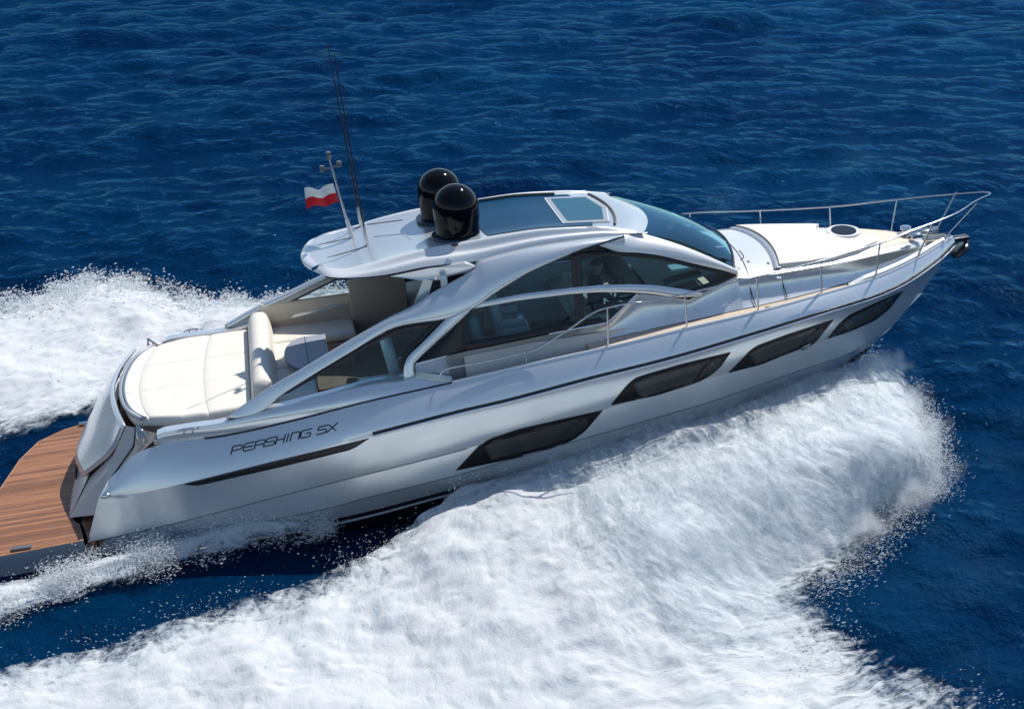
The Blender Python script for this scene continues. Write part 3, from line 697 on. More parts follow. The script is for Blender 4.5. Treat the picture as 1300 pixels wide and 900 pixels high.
box('saloon_settee', (9.0, .92, 1.92), (2.7, .62, .46), WHITE, yacht, .08, 4)
box('settee_back', (9.0, 1.25, 2.25), (2.7, .14, .45), WHITE, yacht, .05, 4)
box('galley_counter', (7.75, .5, 1.9), (.6, 1.2, .9), CABIN, yacht, .03)
grid('port_lining', [[(x, ys(x, z) - .06, z) for z in (1.45, 2.0, 2.3)] for x in np.linspace(7.5, 11.3, 10)], CABIN, yacht)
grid('starboard_lining', [[(x, -ys(x, z) + .06, z) for z in (1.45, 2.0, 2.35)] for x in np.linspace(7.5, 11.3, 10)], CABIN, yacht)
dsh = grid('dashboard', [[(10.4, v * 1.25, 1.6), (10.35, v * 1.25, 2.45), (10.5, v * 1.22, 2.68), (10.9, v * 1.18, 2.78), (11.9, v * 1.0, 2.88)] for v in np.linspace(-1, 1, 9)], DARKIN, yacht)
scr = bmesh.new(); bbox(scr, (10.46, -.6, 2.74), (.05, .7, .28), .01, 2, Matrix.Rotation(-.5, 3, 'Y')); from_bm('display_screen', scr, BLACK, dsh)
bm = bmesh.new()
a_ = np.linspace(0, 2 * math.pi, 28); ring = np.array([(10.12 + .07 * math.sin(t), -.62 + .19 * math.cos(t), 2.62 + .18 * math.sin(t)) for t in a_]); btube(bm, ring, .017, 6, False)
for t in (0.5, 2.6, 4.7): btube(bm, np.array([(10.16, -.62, 2.6), (10.12 + .07 * math.sin(t), -.62 + .19 * math.cos(t), 2.62 + .18 * math.sin(t))]), .013, 6)
btube(bm, np.array([(10.16, -.62, 2.6), (10.4, -.62, 2.5)]), .03, 8)
from_bm('steering_wheel', bm, DARKIN, yacht)
box('chart_tray', (11.15, -.85, 2.93), (.55, .22, .05), WHITE, yacht, .02)

# --- stern: transom, garage door, platform
VV = np.linspace(-1, 1, 31)
def tl(x0, bow, hw, z): return np.array([(x0 - bow * (1 - v * v) + .12 * v ** 6, hw * v, z) for v in VV])
t0 = tl(2.62, .26, 1.36, 1.93)
P1 = np.array([2.55, -1.36, 1.88]); Mk = Y(144, 575, -1.22); Ap = Y(108, 605, -.86)
v2 = np.linspace(0, 1, 31)[:, None]
topc = cr([(2.55, 1.42, 1.90), (2.38, .75, 1.92), (2.31, 0, 1.92), (2.40, -.75, 1.91), P1], 31)
midc = cr([(2.22, 1.52, 1.48), (2.03, .8, 1.50), (1.96, .1, 1.50), (2.02, -.6, 1.48), Mk], 31)
botc = cr([(1.92, 1.58, 1.02), (1.72, .9, 1.02), (1.62, .25, 1.0), (1.60, -.35, .98), Ap], 31)
shell = crr_late([topc, midc, botc], 15)
gd = grid('garage_door', shell, SILVER, yacht, False, .05, -1, 40)
tp = np.array([P1, Y(173, 543, -1.46), Y(171, 566, -1.56), Y(134, 618, -1.62), Y(125, 653, -1.62), Z(88, 657, .512), Ap + (.05, -.01, -.03), Mk + (.01, -.01, 0)])
bm = bmesh.new(); cen = tp.mean(0) + (-.02, -.03, 0); cv = bm.verts.new(cen); tv = [bm.verts.new(p) for p in tp]
for i_ in range(len(tv)): bm.faces.new((cv, tv[i_], tv[(i_ + 1) % len(tv)]))
tw = mat('taupe_transom', (.46, .44, .44), .4, .1, .2)
tf = from_bm('transom_facet', bm, tw, yacht, False)
low_ = cr([(1.85, 1.58, .505), (1.58, .9, .505), (1.47, .25, .505), (1.43, -.5, .505), Z(88, 657, .512)], 31)
grid('transom', loft(botc + np.array([.07, 0, .03]), low_, 3), tw, yacht)
for k_ in range(4): box('transom_vent', (1.545 + .004 * k_, -.30 - .09 * k_, .80), (.02, .05, .14), TRIMB, yacht, .006)
rim = np.concatenate([tl(2.66, .26, 1.34, 1.945)]); tube('pad_rail', rim, .03, GREY, yacht, 8)
tube('pad_rail_edge', rim + np.array([.055, 0, .012]), .016, CHROME, yacht, 8)
for sgn in (-1, 1):                                    # quarter panels closing the stern to the hull sides
    q = bmesh.new(); sm = np.array([tp[1], tp[2], tp[3], tp[4]])
    b_ = np.array([(3.05, -1.72, 1.84), (2.62, -1.80, 1.56), (2.2, -1.93, 1.15), (1.98, -1.93, .52)])
    if sgn > 0: sm, b_ = mir(sm), mir(b_)
    bgrid(q, loft(sm, b_, 4)); from_bm('quarter_panel', q, TAUPE, yacht, True, 35)
    tube('garage_seam', lin(sm, 20) + np.array([-.008, sgn * .0, .004]), .014, TRIMB, gd, 6)
# the platform runs out past the frame on its starboard quarter, as a full-width plank deck
PL = [(1.74, -2.03), (.6, -2.10), (.1, -2.0), (-.12, -1.5), (.12, -.6)] + [(.30, 0), (.47, .87), (.70, 1.45), (1.1, 1.78), (1.55, 1.92), (1.64, 1.9), (1.60, 1.3), (1.5, .6), (1.46, 0), (1.46, -.7), (1.52, -1.35), (1.64, -1.55), (1.70, -1.8)]
plat = plate('swim_platform', [(x, y, .497) for x, y in PL], GREY, yacht, th=.34)
c_ = np.mean(PL, 0); 
plate('platform_planking', [(c_[0] + (x - c_[0]) * .955, c_[1] + (y - c_[1]) * .975, .512) for x, y in PL], TEAK, plat, th=.013)
plate('platform_border', [(x * .997 + .003, y * .997, .506) for x, y in PL], TEAKB, plat, th=.006)
plate('step_tread', [(1.79, -1.97, .50), (1.73, -1.72, .50), (1.66, -1.5, .50), (1.7, 1.5, .50), (1.8, 1.93, .50), (2.3, 1.9, .50), (2.3, -1.9, .50), (1.95, -1.94, .50)], TEAK, plat, th=.25)
cl_ = box('deck_fitting', Z(27, 695, .53), (.28, .09, .03), mat('grey_fitting', (.12, .12, .13), .4), yacht, .008)
box('deck_fitting', Z(110, 537, .54), (.25, .07, .05), CHROME, yacht, .012)
bm = bmesh.new(); lathe(bm, (0, 0, 0), [(.002, -.05), (.03, -.045), (.04, 0), (.035, .05), (.015, .08), (.002, .085)], 20)
bmesh.ops.rotate(bm, cent=(0, 0, 0), matrix=Matrix.Rotation(math.radians(80), 3, 'Y'), verts=bm.verts[:])
bmesh.ops.translate(bm, vec=Vector(hit(133, 629, .02)), verts=bm.verts[:]); nl = from_bm('stern_fairlead', bm, STRIP, yacht); mirror_obj(nl, yacht)
# mooring fittings on the quarter
def cleat(p, name='mooring_cleat', d=(1, 0, 0), s=1):
    bm = bmesh.new(); p = np.array(p); d = np.array(d)
    btube(bm, np.array([p - d * .13 * s + (0, 0, .05 * s), p - d * .06 * s + (0, 0, .065 * s), p + d * .06 * s + (0, 0, .065 * s), p + d * .13 * s + (0, 0, .05 * s)]), [.011, .016, .016, .011], 8)
    for k in (-.05, .05): btube(bm, np.array([p + d * k * s, p + d * k * s + (0, 0, .06 * s)]), .014, 8)
    return from_bm(name, bm, CHROME, yacht)
bm = bmesh.new()
g0, g1 = Y(176, 540, -1.62), Y(189, 570, -1.72)
P = np.array([Y(174, 541, -1.62), Y(188, 553, -1.66), Y(189, 572, -1.72), Y(180, 574, -1.72), Y(174, 556, -1.66), Y(174, 541, -1.62)]); btube(bm, P, .018, 8)
btube(bm, np.array([Y(181, 547, -1.64), Y(184, 573, -1.72)]), .014, 8); btube(bm, np.array([Y(174, 550, -1.64), Y(188, 562, -1.7)]), .012, 8)
sg = from_bm('boarding_gate', bm, CHROME, yacht); mirror_obj(sg, yacht)
bm = bmesh.new(); c0 = Y(199, 566, -1.78)
for dz, r in ((0, .05), (.05, .035), (.1, .05)): lathe(bm, (c0[0], c0[1], c0[2] + dz), [(r * .6, -.02), (r, 0), (r * .6, .025)], 16)
cp = from_bm('capstan', bm, CHROME, yacht); mirror_obj(cp, yacht)
pk = decal('fairlead_plate', [(220, 560), (228, 553), (243, 548), (262, 548), (272, 551)], [(220, 562), (232, 563), (245, 561), (260, 557), (272, 552)], WHITE, .03, 14, 3)[0] if hit(240, 556) is not None else None
if pk: mirror_obj(pk, yacht)
c1 = Y(240, 552, -1.86); ccl = cleat(c1 + (0, 0, .02), s=1.2); mirror_obj(ccl, yacht)

# --- cockpit furniture
pb_ = bmesh.new(); PADB = [(2.72, -1.30), (2.66, -.7), (2.64, 0), (2.66, .7), (2.72, 1.30), (3.2, 1.42), (4.35, 1.42), (4.35, -1.42), (3.2, -1.42)]
plate('sunbed_base', [(x, y, 1.84) for x, y in PADB], TAUPE, yacht, th=.52)
def cushion_grid(xa, xb, hw, z, n, m_, seams_x, seams_y, thick, name, parent, mtl, ax=None):
    g = []
    U_ = np.linspace(0, 1, n); V_ = np.linspace(-1, 1, m_)
    for u in U_:
        L = []
        for v in V_:
            x0 = xa(v) if callable(xa) else xa; x1 = xb(v) if callable(xb) else xb
            x = x0 + (x1 - x0) * u; y = v * (hw(u) if callable(hw) else hw)
            e = min(u * (x1 - x0), (1 - u) * (x1 - x0), (1 - abs(v)) * (hw(u) if callable(hw) else hw))
            zz = z - thick * .55 * max(0, 1 - e / .06) ** 2.2
            for s in seams_x: zz -= .016 * math.exp(-((x - (x0 + (x1 - x0) * s)) / .012) ** 2) + .012 * math.exp(-((x - (x0 + (x1 - x0) * s)) / .07) ** 2)
            for s in seams_y: zz -= .010 * math.exp(-((y - s) / .012) ** 2) + .006 * math.exp(-((y - s) / .06) ** 2)
            L.append((x, y, zz))
        g.append(L)
    g = np.array(g); bm = bmesh.new(); bgrid(bm, g)
    rim_ = np.concatenate([g[0], g[1:, -1], g[-1, ::-1][1:], g[::-1, 0][1:]]); dn = rim_.copy(); dn[:, 2] = z - thick
    bgrid(bm, np.stack([rim_, dn], 0))
    f = bm.faces.new([bm.verts.new(p) for p in dn[:-1][::-1]]); bmesh.ops.triangulate(bm, faces=[f])
    return from_bm(name, bm, mtl, parent, True, 60)
pad = cushion_grid(lambda v: 2.62 - .20 * (1 - v * v) + .06 * v ** 4, 4.36, lambda u: 1.30 + .2 * min(1, u * 2.5), 1.965, 130, 130, (.13, .63), (-.42, .5), .14, 'stern_sun_pad', None, CUSHION)
setp(shift(pad, (3.5, 0, 1.82)), 'large ivory quilted sunbathing cushion on the stern behind the bolster', 'cushion')
# bolster between sunbed and sofa
bo = bmesh.new(); prof = [(-.20, 0), (-.19, .18), (-.15, .36), (-.07, .45), (.05, .46), (.14, .40), (.19, .2), (.21, 0)]
yyv = np.linspace(-1.34, 1.5, 60); gB = []
for y in yyv:
    e = min(y + 1.34, 1.5 - y); k = 1 - max(0, 1 - e / .12) ** 2.5 * .25
    sdip = sum(.014 * math.exp(-((y - s) / .015) ** 2) for s in (-.42, .5))
    pr_ = cr([(a, b) for a, b in prof], 22)
    gB.append([(4.55 + a * (1 - .2 * (1 - k)) - .0, y, 1.80 + b * k - sdip * (b > .05)) for a, b in pr_])
gB = np.array(gB); bgrid(bo, gB); bo.faces.new([bo.verts.new(p) for p in gB[0]]); bo.faces.new([bo.verts.new(p) for p in gB[-1]])
from_bm('backrest_bolster', bo, CUSHION, yacht, True, 60)
box('sofa_base', (4.95, .1, 1.5), (.72, 2.9, .42), TAUPE, yacht, .03); box('sofa_base', (5.55, 1.25, 1.5), (.95, .62, .42), TAUPE, yacht, .03)
box('sofa_seat', (5.0, -.72, 1.80), (.66, 1.22, .15), CUSHION, yacht, .055, 4); box('sofa_seat', (5.0, .42, 1.80), (.66, 1.02, .15), CUSHION, yacht, .055, 4)
box('sofa_seat', (5.38, 1.30, 1.80), (1.42, .70, .15), CUSHION, yacht, .06, 4)
box('sofa_back', (5.35, 1.64, 2.12), (1.5, .08, .34), BEIGE, yacht, .03)
box('saloon_entry_panel', (6.55, 1.53, 1.95), (.95, .08, 1.2), TAUPE, yacht, .02)
tt = [(4.90 + .34 - .34 * math.sin(a), .05 + .62 * math.cos(a)) for a in np.linspace(0, math.pi, 18)] + [(5.58, -.57), (5.58, .67)]
tb_ = plate('cockpit_table', [(x, y, 2.02) for x, y in tt], CUSHION_G, yacht, th=.05)
tb_.data.materials[0] = vary(mat('grey_table_leather', (.30, .33, .38), .45), 3, .05)
tube('table_leg', [(5.3, .05, 1.98), (5.3, .05, 1.31)], .06, CHROME, tb_, 12)
tube('table_seam', [(5.25, .66, 2.022), (5.25, -.56, 2.022)], .006, TRIMB, tb_, 6)
seat(6.75, -.95, 1.78, 'cockpit_seat', .7, LEATHER, .7)
box('wet_bar', (6.2, -1.15, 1.6), (.5, .5, .6), GREY, yacht, .04)
# --- roof equipment
def radome(x, y, z):
    bm = bmesh.new(); r = .345
    prof = [(.26, 0), (.33, .03), (.325, .12), (r, .26), (r, .41)] + [(r * math.cos(a), .41 + r * math.sin(a)) for a in np.linspace(.1, 1.5, 12)] + [(.004, .41 + r)]
    lathe(bm, (x, y, z), prof, 48); o = from_bm('radome', bm, BLACK, yacht, True, 50)
    b2 = bmesh.new(); lathe(b2, (x - .04, y, z - .03), [(.36, 0), (.37, .015), (.36, .03)], 40); from_bm('mounting_disc', b2, mat('dark_disc', (.03, .05, .08), .3), o, True, 40)
    return o
d1 = Y(582, 301, -.47); d2 = Y(561, 277, .44)
radome(d1[0], -.47, rz(d1[0], -.47) + .03); radome(d2[0], .44, rz(d2[0], .44) + .03)
LAMPG = mat('smoked_lamp_glass', (.12, .13, .14), .15)
def onroof(px, py): 
    h = hit(px, py, 0, RT); return h if h is not None else Z(px, py, 3.72)
def whip(b, tpx, y):
    p0 = onroof(*b); p1 = Y(*tpx, p0[1]); d = p1 - p0; L = np.linalg.norm(d)
    o = tube('antenna', [p0 + d * t for t in np.linspace(0.1, 1, 12)], np.linspace(.014, .0075, 12), TRIMB, yacht, 8)
    tube('antenna_base', [p0 - d / L * .02, p0 + d / L * .06, p0 + d / L * .3, p0 + d * .1 + d / L * .03], [.035, .028, .022, .02], STRIP, o, 8)
    return o
whip((466, 311), (424, 68), 0); whip((458.5, 287), (416, 57), 0)
mb = onroof(447, 302); mt_ = Y(417, 198, mb[1]); md = mt_ - mb
mast = tube('light_mast', [mb + md * t for t in np.linspace(0, 1, 10)], np.linspace(.026, .014, 10), STRIP, yacht, 8)
tube('mast_foot', [mb - md * .01, mb + md * .22], .032, STRIP, mast, 8)
bm = bmesh.new(); lathe(bm, mt_ - (0, 0, .03), [(.015, -.03), (.038, -.02), (.038, .0), (.032, .01), (.032, .07), (.038, .075), (.034, .09), (.002, .092)], 20); from_bm('navigation_light', bm, LAMPG, mast, True, 40)
bar0 = Y(420, 214, mb[1])
for sx in (-1, 1):
    bm = bmesh.new(); c = bar0 + np.array([.13 * sx, 0, .02 * sx + .02]); lathe(bm, c, [(.015, -.04), (.032, -.035), (.040, -.01), (.040, .045), (.032, .055), (.002, .056)], 18)
    btube(bm, np.array([bar0, c]), .012, 6); from_bm('navigation_light', bm, LAMPG, mast, True, 40)
# ensign
hx0, hx1 = Y(422.5, 233, mb[1]), Y(430, 257, mb[1]); fy0, fy1 = Y(386.5, 240, mb[1] + .35), Y(389, 265, mb[1] + .35)
nu, nv = 40, 24; g = []
for i in range(nu):
    u = i / (nu - 1); L = []
    for j in range(nv):
        v = j / (nv - 1); p = (hx0 * (1 - v) + hx1 * v) * (1 - u) + (fy0 * (1 - v) + fy1 * v) * u
        wv = math.sin(u * 9 + v * 1.2) * .035 * min(1, u * 3); p = p + np.array([.0, wv * 1.6, wv * .22 - .03 * math.sin(u * 3.2) * (1 - v)])
        L.append(p)
    g.append(L)
fm_ = mat('flag_cloth', (.8, .8, .8), .8); Lk = fm_.node_tree.links; b = fm_.node_tree.nodes['Principled BSDF']
uvn = nd(fm_, 'ShaderNodeUVMap'); sp = nd(fm_, 'ShaderNodeSeparateXYZ'); Lk.new(uvn.outputs[0], sp.inputs[0])
gt = nd(fm_, 'ShaderNodeMath', operation='GREATER_THAN'); gt.inputs[1].default_value = .5; Lk.new(sp.outputs[1], gt.inputs[0])
mx = nd(fm_, 'ShaderNodeMix', data_type='RGBA'); mx.inputs[6].default_value = (.82, .82, .82, 1); mx.inputs[7].default_value = (.62, .006, .02, 1); Lk.new(gt.outputs[0], mx.inputs[0]); Lk.new(mx.outputs[2], b.inputs['Base Color'])
g = np.array(g); me = bpy.data.meshes.new('ensign_flag')
idx = lambda i, j: i * nv + j
fs = [(idx(i, j), idx(i + 1, j), idx(i + 1, j + 1), idx(i, j + 1)) for i in range(nu - 1) for j in range(nv - 1)]
me.from_pydata([tuple(p) for p in g.reshape(-1, 3)], [], fs); uvl = me.uv_layers.new(name='UVMap')
for lp_ in me.loops: uvl.data[lp_.index].uv = ((lp_.vertex_index // nv) / (nu - 1), (lp_.vertex_index % nv) / (nv - 1))
fo = link('ensign_flag', me, fm_); so = fo.modifiers.new('thickness', 'SOLIDIFY'); so.thickness = .004
setp(shift(fo, tuple(hx1)), 'small white and red flag fluttering from the mast on the hardtop', 'flag')

# --- bow fittings
RAIL = [(558, 478, .0), (561, 472, .0), (568, 468, .0), (615, 459, .0), (668.6, 447, .0), (684, 441.5, .0), (707, 427.7, .0), (727, 414.8, .0), (748, 400, .0), (765.5, 392.3, .0), (800, 385, .0), (820, 383, .0), (868.5, 373.5, 0), (961, 351.7, 0), (1042, 331.3, 0), (1117, 308.7, 0), (1160, 292.3, 0), (1211, 272.5, 0), (1241.5, 258.5, 0)]
t_rail = tab([7, 10, 12, 13.5, 14.8, 15.6, 16.3, 16.7], [1.90, 1.86, 1.60, 1.2, .80, .55, .32, .06])
rp = [on(a, b, t_rail) for a, b, _ in RAIL]
full = np.array(rp + [np.array([16.68, 0, 3.135])])
full[-2][1] = -.22
sb_ = cr(np.array(list(full[:-1]) + [full[-1]] + [mir(p) for p in full[-2::-1]]), 260)
rail = tube('bow_rail', sb_, .0135, CHROME, yacht, 10)
def stan(bpx, tpx, yb=None, rk=True):
    tpt = on(*tpx, t_rail); bp_ = on(*bpx, lambda x, z: t_gun(x) - .03)
    for p0, p1 in ((bp_, tpt), (mir(bp_), mir(tpt))):
        tube('stanchion', [p0, p0 + (p1 - p0) * .03, p0 + (p1 - p0) * .031, p1], [.03, .03, .0145, .0145], CHROME, rail, 8)
for bpx, tpx in (((669, 463), (668, 447.2)), ((772, 440.5), (771, 391)), ((872, 417), (869.5, 373.5)), ((962.5, 396), (961, 351.7)), ((1043, 374), (1042, 331.3)), ((1111.5, 352.5), (1117, 308.7)), ((1163.5, 329), (1184, 283)), ((1199, 303), (1240, 259))): stan(bpx, tpx)
# wing shaped toe rail at the bow
xs = np.linspace(13.75, 15.95, 40)
kk = lambda x: min(1, (x - 13.7) / .4); wk = lambda x: min(1, gy(x) / .3)
grid('toe_rail', [[(x, -gy(x), gz(x)), (x, -(gy(x) - .01), gz(x) + .05 * kk(x)), (x, -(gy(x) - .10 * wk(x)), gz(x) + .065 * kk(x)), (x, -(gy(x) - .14 * wk(x)), gz(x) - .03)] for x in xs], PEARL, yacht, True, sharp=50)
hc = Z(1071, 292, 2.84); hz = fdz(hc[0], hc[1])
def disc(name, c, rx, ry, z0, z1, m, parent, n=36, hole=None):
    bm = bmesh.new()
    lathe(bm, (0, 0, 0), [(.9, 0), (1, .3), (.97, 1)], n) if hole is None else None
    for v in bm.verts: v.co = (c[0] + v.co.x * rx, c[1] + v.co.y * ry, z0 + v.co.z * (z1 - z0))
    return from_bm(name, bm, m, parent, True, 40)
h1 = disc('deck_hatch', hc, .27, .30, hz + .0, hz + .085, WHITE, yacht)
disc('hatch_glass', hc, .20, .23, hz + .08, hz + .097, BLACK, h1)
# bow sun pad
bp_out = lambda x: np.interp(x, [12.75, 13.1, 14.0, 14.6], [1.0, .98, .80, .42])
OUT = [(12.62 - 0.0 + .14 * (1 - v * v), .98 * v) for v in np.linspace(-1, 1, 14)] + [(13.4, .90), (13.75, .82), (13.95, .62), (13.82, .45), (13.72, .2), (13.8, -.05), (14.05, -.2), (14.62, -.15), (14.5, -.42), (14.1, -.66), (13.6, -.84), (13.1, -.94)]
bpad = fdpatch('bow_sun_pad', OUT, CUSHION, .07, None)
bv = bpad.modifiers.new('soft_edge', 'BEVEL'); bv.width = .03; bv.segments = 3; bv.limit_method = 'ANGLE'; bv.angle_limit = math.radians(50)
setp(shift(bpad, (13.4, 0, 2.82)), 'white sunbathing cushion on the foredeck beside the oval hatch', 'cushion')
pr2 = np.array([(12.60 + .15 * (1 - v * v), 1.02 * v, 0) for v in np.linspace(-1, 1, 30)])
pr2[:, 2] = [fdz(a, b) for a, b, _ in pr2]
lip = bmesh.new(); bgrid(lip, np.stack([pr2 + (-.10, 0, .0), pr2 + (-.09, 0, .02), pr2 + (-.04, 0, .04), pr2 + (.02, 0, .035), pr2 + (.03, 0, 0)], 0)); from_bm('headrest_frame', lip, SILVER_D, yacht, True, 50)
# windlass, rollers, anchor
wl = bmesh.new(); c = Z(1165, 298, 2.7)
lathe(wl, (15.2, .0, fdz(15.2, 0) - .02), [(.14, 0), (.14, .05), (.07, .07), (.06, .12), (.10, .15), (.09, .18), (.004, .19)], 24)
bbox(wl, (15.55, .05, 2.60), (.5, .12, .06), .015); bbox(wl, (15.3, -.2, 2.64), (.2, .1, .09), .03)
for k in range(9): bbox(wl, (15.3 + k * .06, .05, 2.645), (.05, .025, .02), .006)
from_bm('windlass', wl, CHROME, yacht, True, 40)
cleat((15.0, -.42, 2.50), d=(.92, .4, 0)); cleat((15.0, .42, 2.50), d=(.92, -.4, 0))
cleat(on(862, 424, lambda x, z: t_gun(x) - .12)); cleat(mir(on(862, 424, lambda x, z: t_gun(x) - .12)))
an = bmesh.new()
bbox(an, (16.1, .03, 2.40), (.5, .16, .07), .015); btube(an, np.array([(15.9, .03, 2.42), (16.26, .03, 2.37), (16.35, .03, 2.30)]), .035, 8)
an.faces.new([an.verts.new(p) for p in ((16.36, .03, 2.30), (16.32, .19, 2.22), (16.14, .15, 2.09), (16.1, .03, 2.06))]); an.faces.new([an.verts.new(p) for p in ((16.36, .03, 2.30), (16.1, .03, 2.06), (16.14, -.09, 2.09), (16.32, -.13, 2.22))])
ao = from_bm('anchor', an, mat('dark_steel', (.07, .07, .08), .3, .9), yacht, True, 30); so = ao.modifiers.new('thickness', 'SOLIDIFY'); so.thickness = .035
tube('deck_line', cr([Y(938, 318, -.75), Y(942, 322, -.78), Y(944, 327, -.85), Y(940, 330, -.9)], 10), .008, TRIMB, yacht, 6)
for px, py in ((951, 321), (976, 321), (990, 334), (987, 334)):
    z_ = Z(px, py, 2.95); bm = bmesh.new(); lathe(bm, (z_[0], z_[1], fdz(z_[0], z_[1])), [(.03, 0), (.03, .012), (.02, .016)], 14); from_bm('deck_fitting', bm, STRIP, yacht)
ns = hit(577.5, 313, .01); box('side_light', Y(577, 311, -1.08), (.10, .04, .035), TRIMB, yacht, .008)

# --- the helmsman
def person():
    V = {}; E = []; R = {}
    def j(n, p, r, par=None):
        V[n] = len(V); pts.append(p); R[V[n]] = r
        if par: E.append((V[par], V[n]))
    pts = []; hx, hy, hz_ = 9.74, -.66, 2.33
    j('pelvis', (hx, hy, hz_), .16); j('waist', (hx - .01, hy, hz_ + .18), .145, 'pelvis'); j('chest', (hx + .0, hy, hz_ + .40), .17, 'waist'); j('neckb', (hx + .02, hy, hz_ + .55), .085, 'chest')
    j('neck', (hx + .04, hy, hz_ + .62), .055, 'neckb'); j('skull', (hx + .07, hy, hz_ + .72), .092, 'neck'); j('crown', (hx + .065, hy, hz_ + .81), .075, 'skull')
    for s, n in ((-1, 'r'), (1, 'l')):
        j('sh' + n, (hx + .01, hy + .19 * s, hz_ + .48), .075, 'chest'); j('el' + n, (hx + .2, hy + .25 * s, hz_ + .24), .05, 'sh' + n); j('wr' + n, (hx + .48, hy + .19 * s, hz_ + .24), .034, 'el' + n); j('hd' + n, (hx + .57, hy + .17 * s, hz_ + .26), .036, 'wr' + n)
        j('hip' + n, (hx + .05, hy + .1 * s, hz_ - .02), .10, 'pelvis'); j('kn' + n, (hx + .46, hy + .12 * s, hz_ - .02), .07, 'hip' + n); j('an' + n, (hx + .5, hy + .12 * s, hz_ - .45), .05, 'kn' + n); j('ft' + n, (hx + .68, hy + .12 * s, hz_ - .5), .04, 'an' + n)
    b0 = (hx, hy, hz_ - .1)
    me = bpy.data.meshes.new('person'); me.from_pydata([tuple(np.array(p) - b0) for p in pts], E, [])
    o = bpy.data.objects.new('person', me); COL.objects.link(o); o.matrix_world = M @ Matrix.Translation(b0)
    sk = o.modifiers.new('skin', 'SKIN')
    for i, v in enumerate(me.skin_vertices[0].data if me.skin_vertices else []): v.radius = (R[i], R[i])
    if not me.skin_vertices:
        pass
    o.modifiers.new('smooth', 'SUBSURF').levels = 2
    o.modifiers['smooth'].render_levels = 2
    m = mat('navy_clothes', (.035, .05, .075), .8); L = m.node_tree.links; tc = nd(m, 'ShaderNodeTexCoord'); sp = nd(m, 'ShaderNodeSeparateXYZ'); L.new(tc.outputs['Object'], sp.inputs[0])
    gt = nd(m, 'ShaderNodeMath', operation='GREATER_THAN'); gt.inputs[1].default_value = .70; L.new(sp.outputs[2], gt.inputs[0])
    mx = nd(m, 'ShaderNodeMix', data_type='RGBA'); mx.inputs[6].default_value = (.035, .05, .075, 1); mx.inputs[7].default_value = (.42, .24, .16, 1); L.new(gt.outputs[0], mx.inputs[0]); L.new(mx.outputs[2], m.node_tree.nodes['Principled BSDF'].inputs['Base Color'])
    me.materials.append(m)
    hb2 = bmesh.new(); bmesh.ops.create_uvsphere(hb2, u_segments=20, v_segments=12, radius=1)
    bmesh.ops.delete(hb2, geom=[v for v in hb2.verts if v.co.z < -.05 or (v.co.x > .55 and v.co.z < .45)], context='VERTS')
    for v in hb2.verts: v.co = (v.co.x * .108 + .055, v.co.y * .088, v.co.z * .10 + .865)
    ho = from_bm('hair', hb2, mat('dark_hair', (.02, .014, .01), .7), o); 
    setp(o, 'person in dark clothes seated at the helm behind tinted glass', 'person')
    return o
po = person()

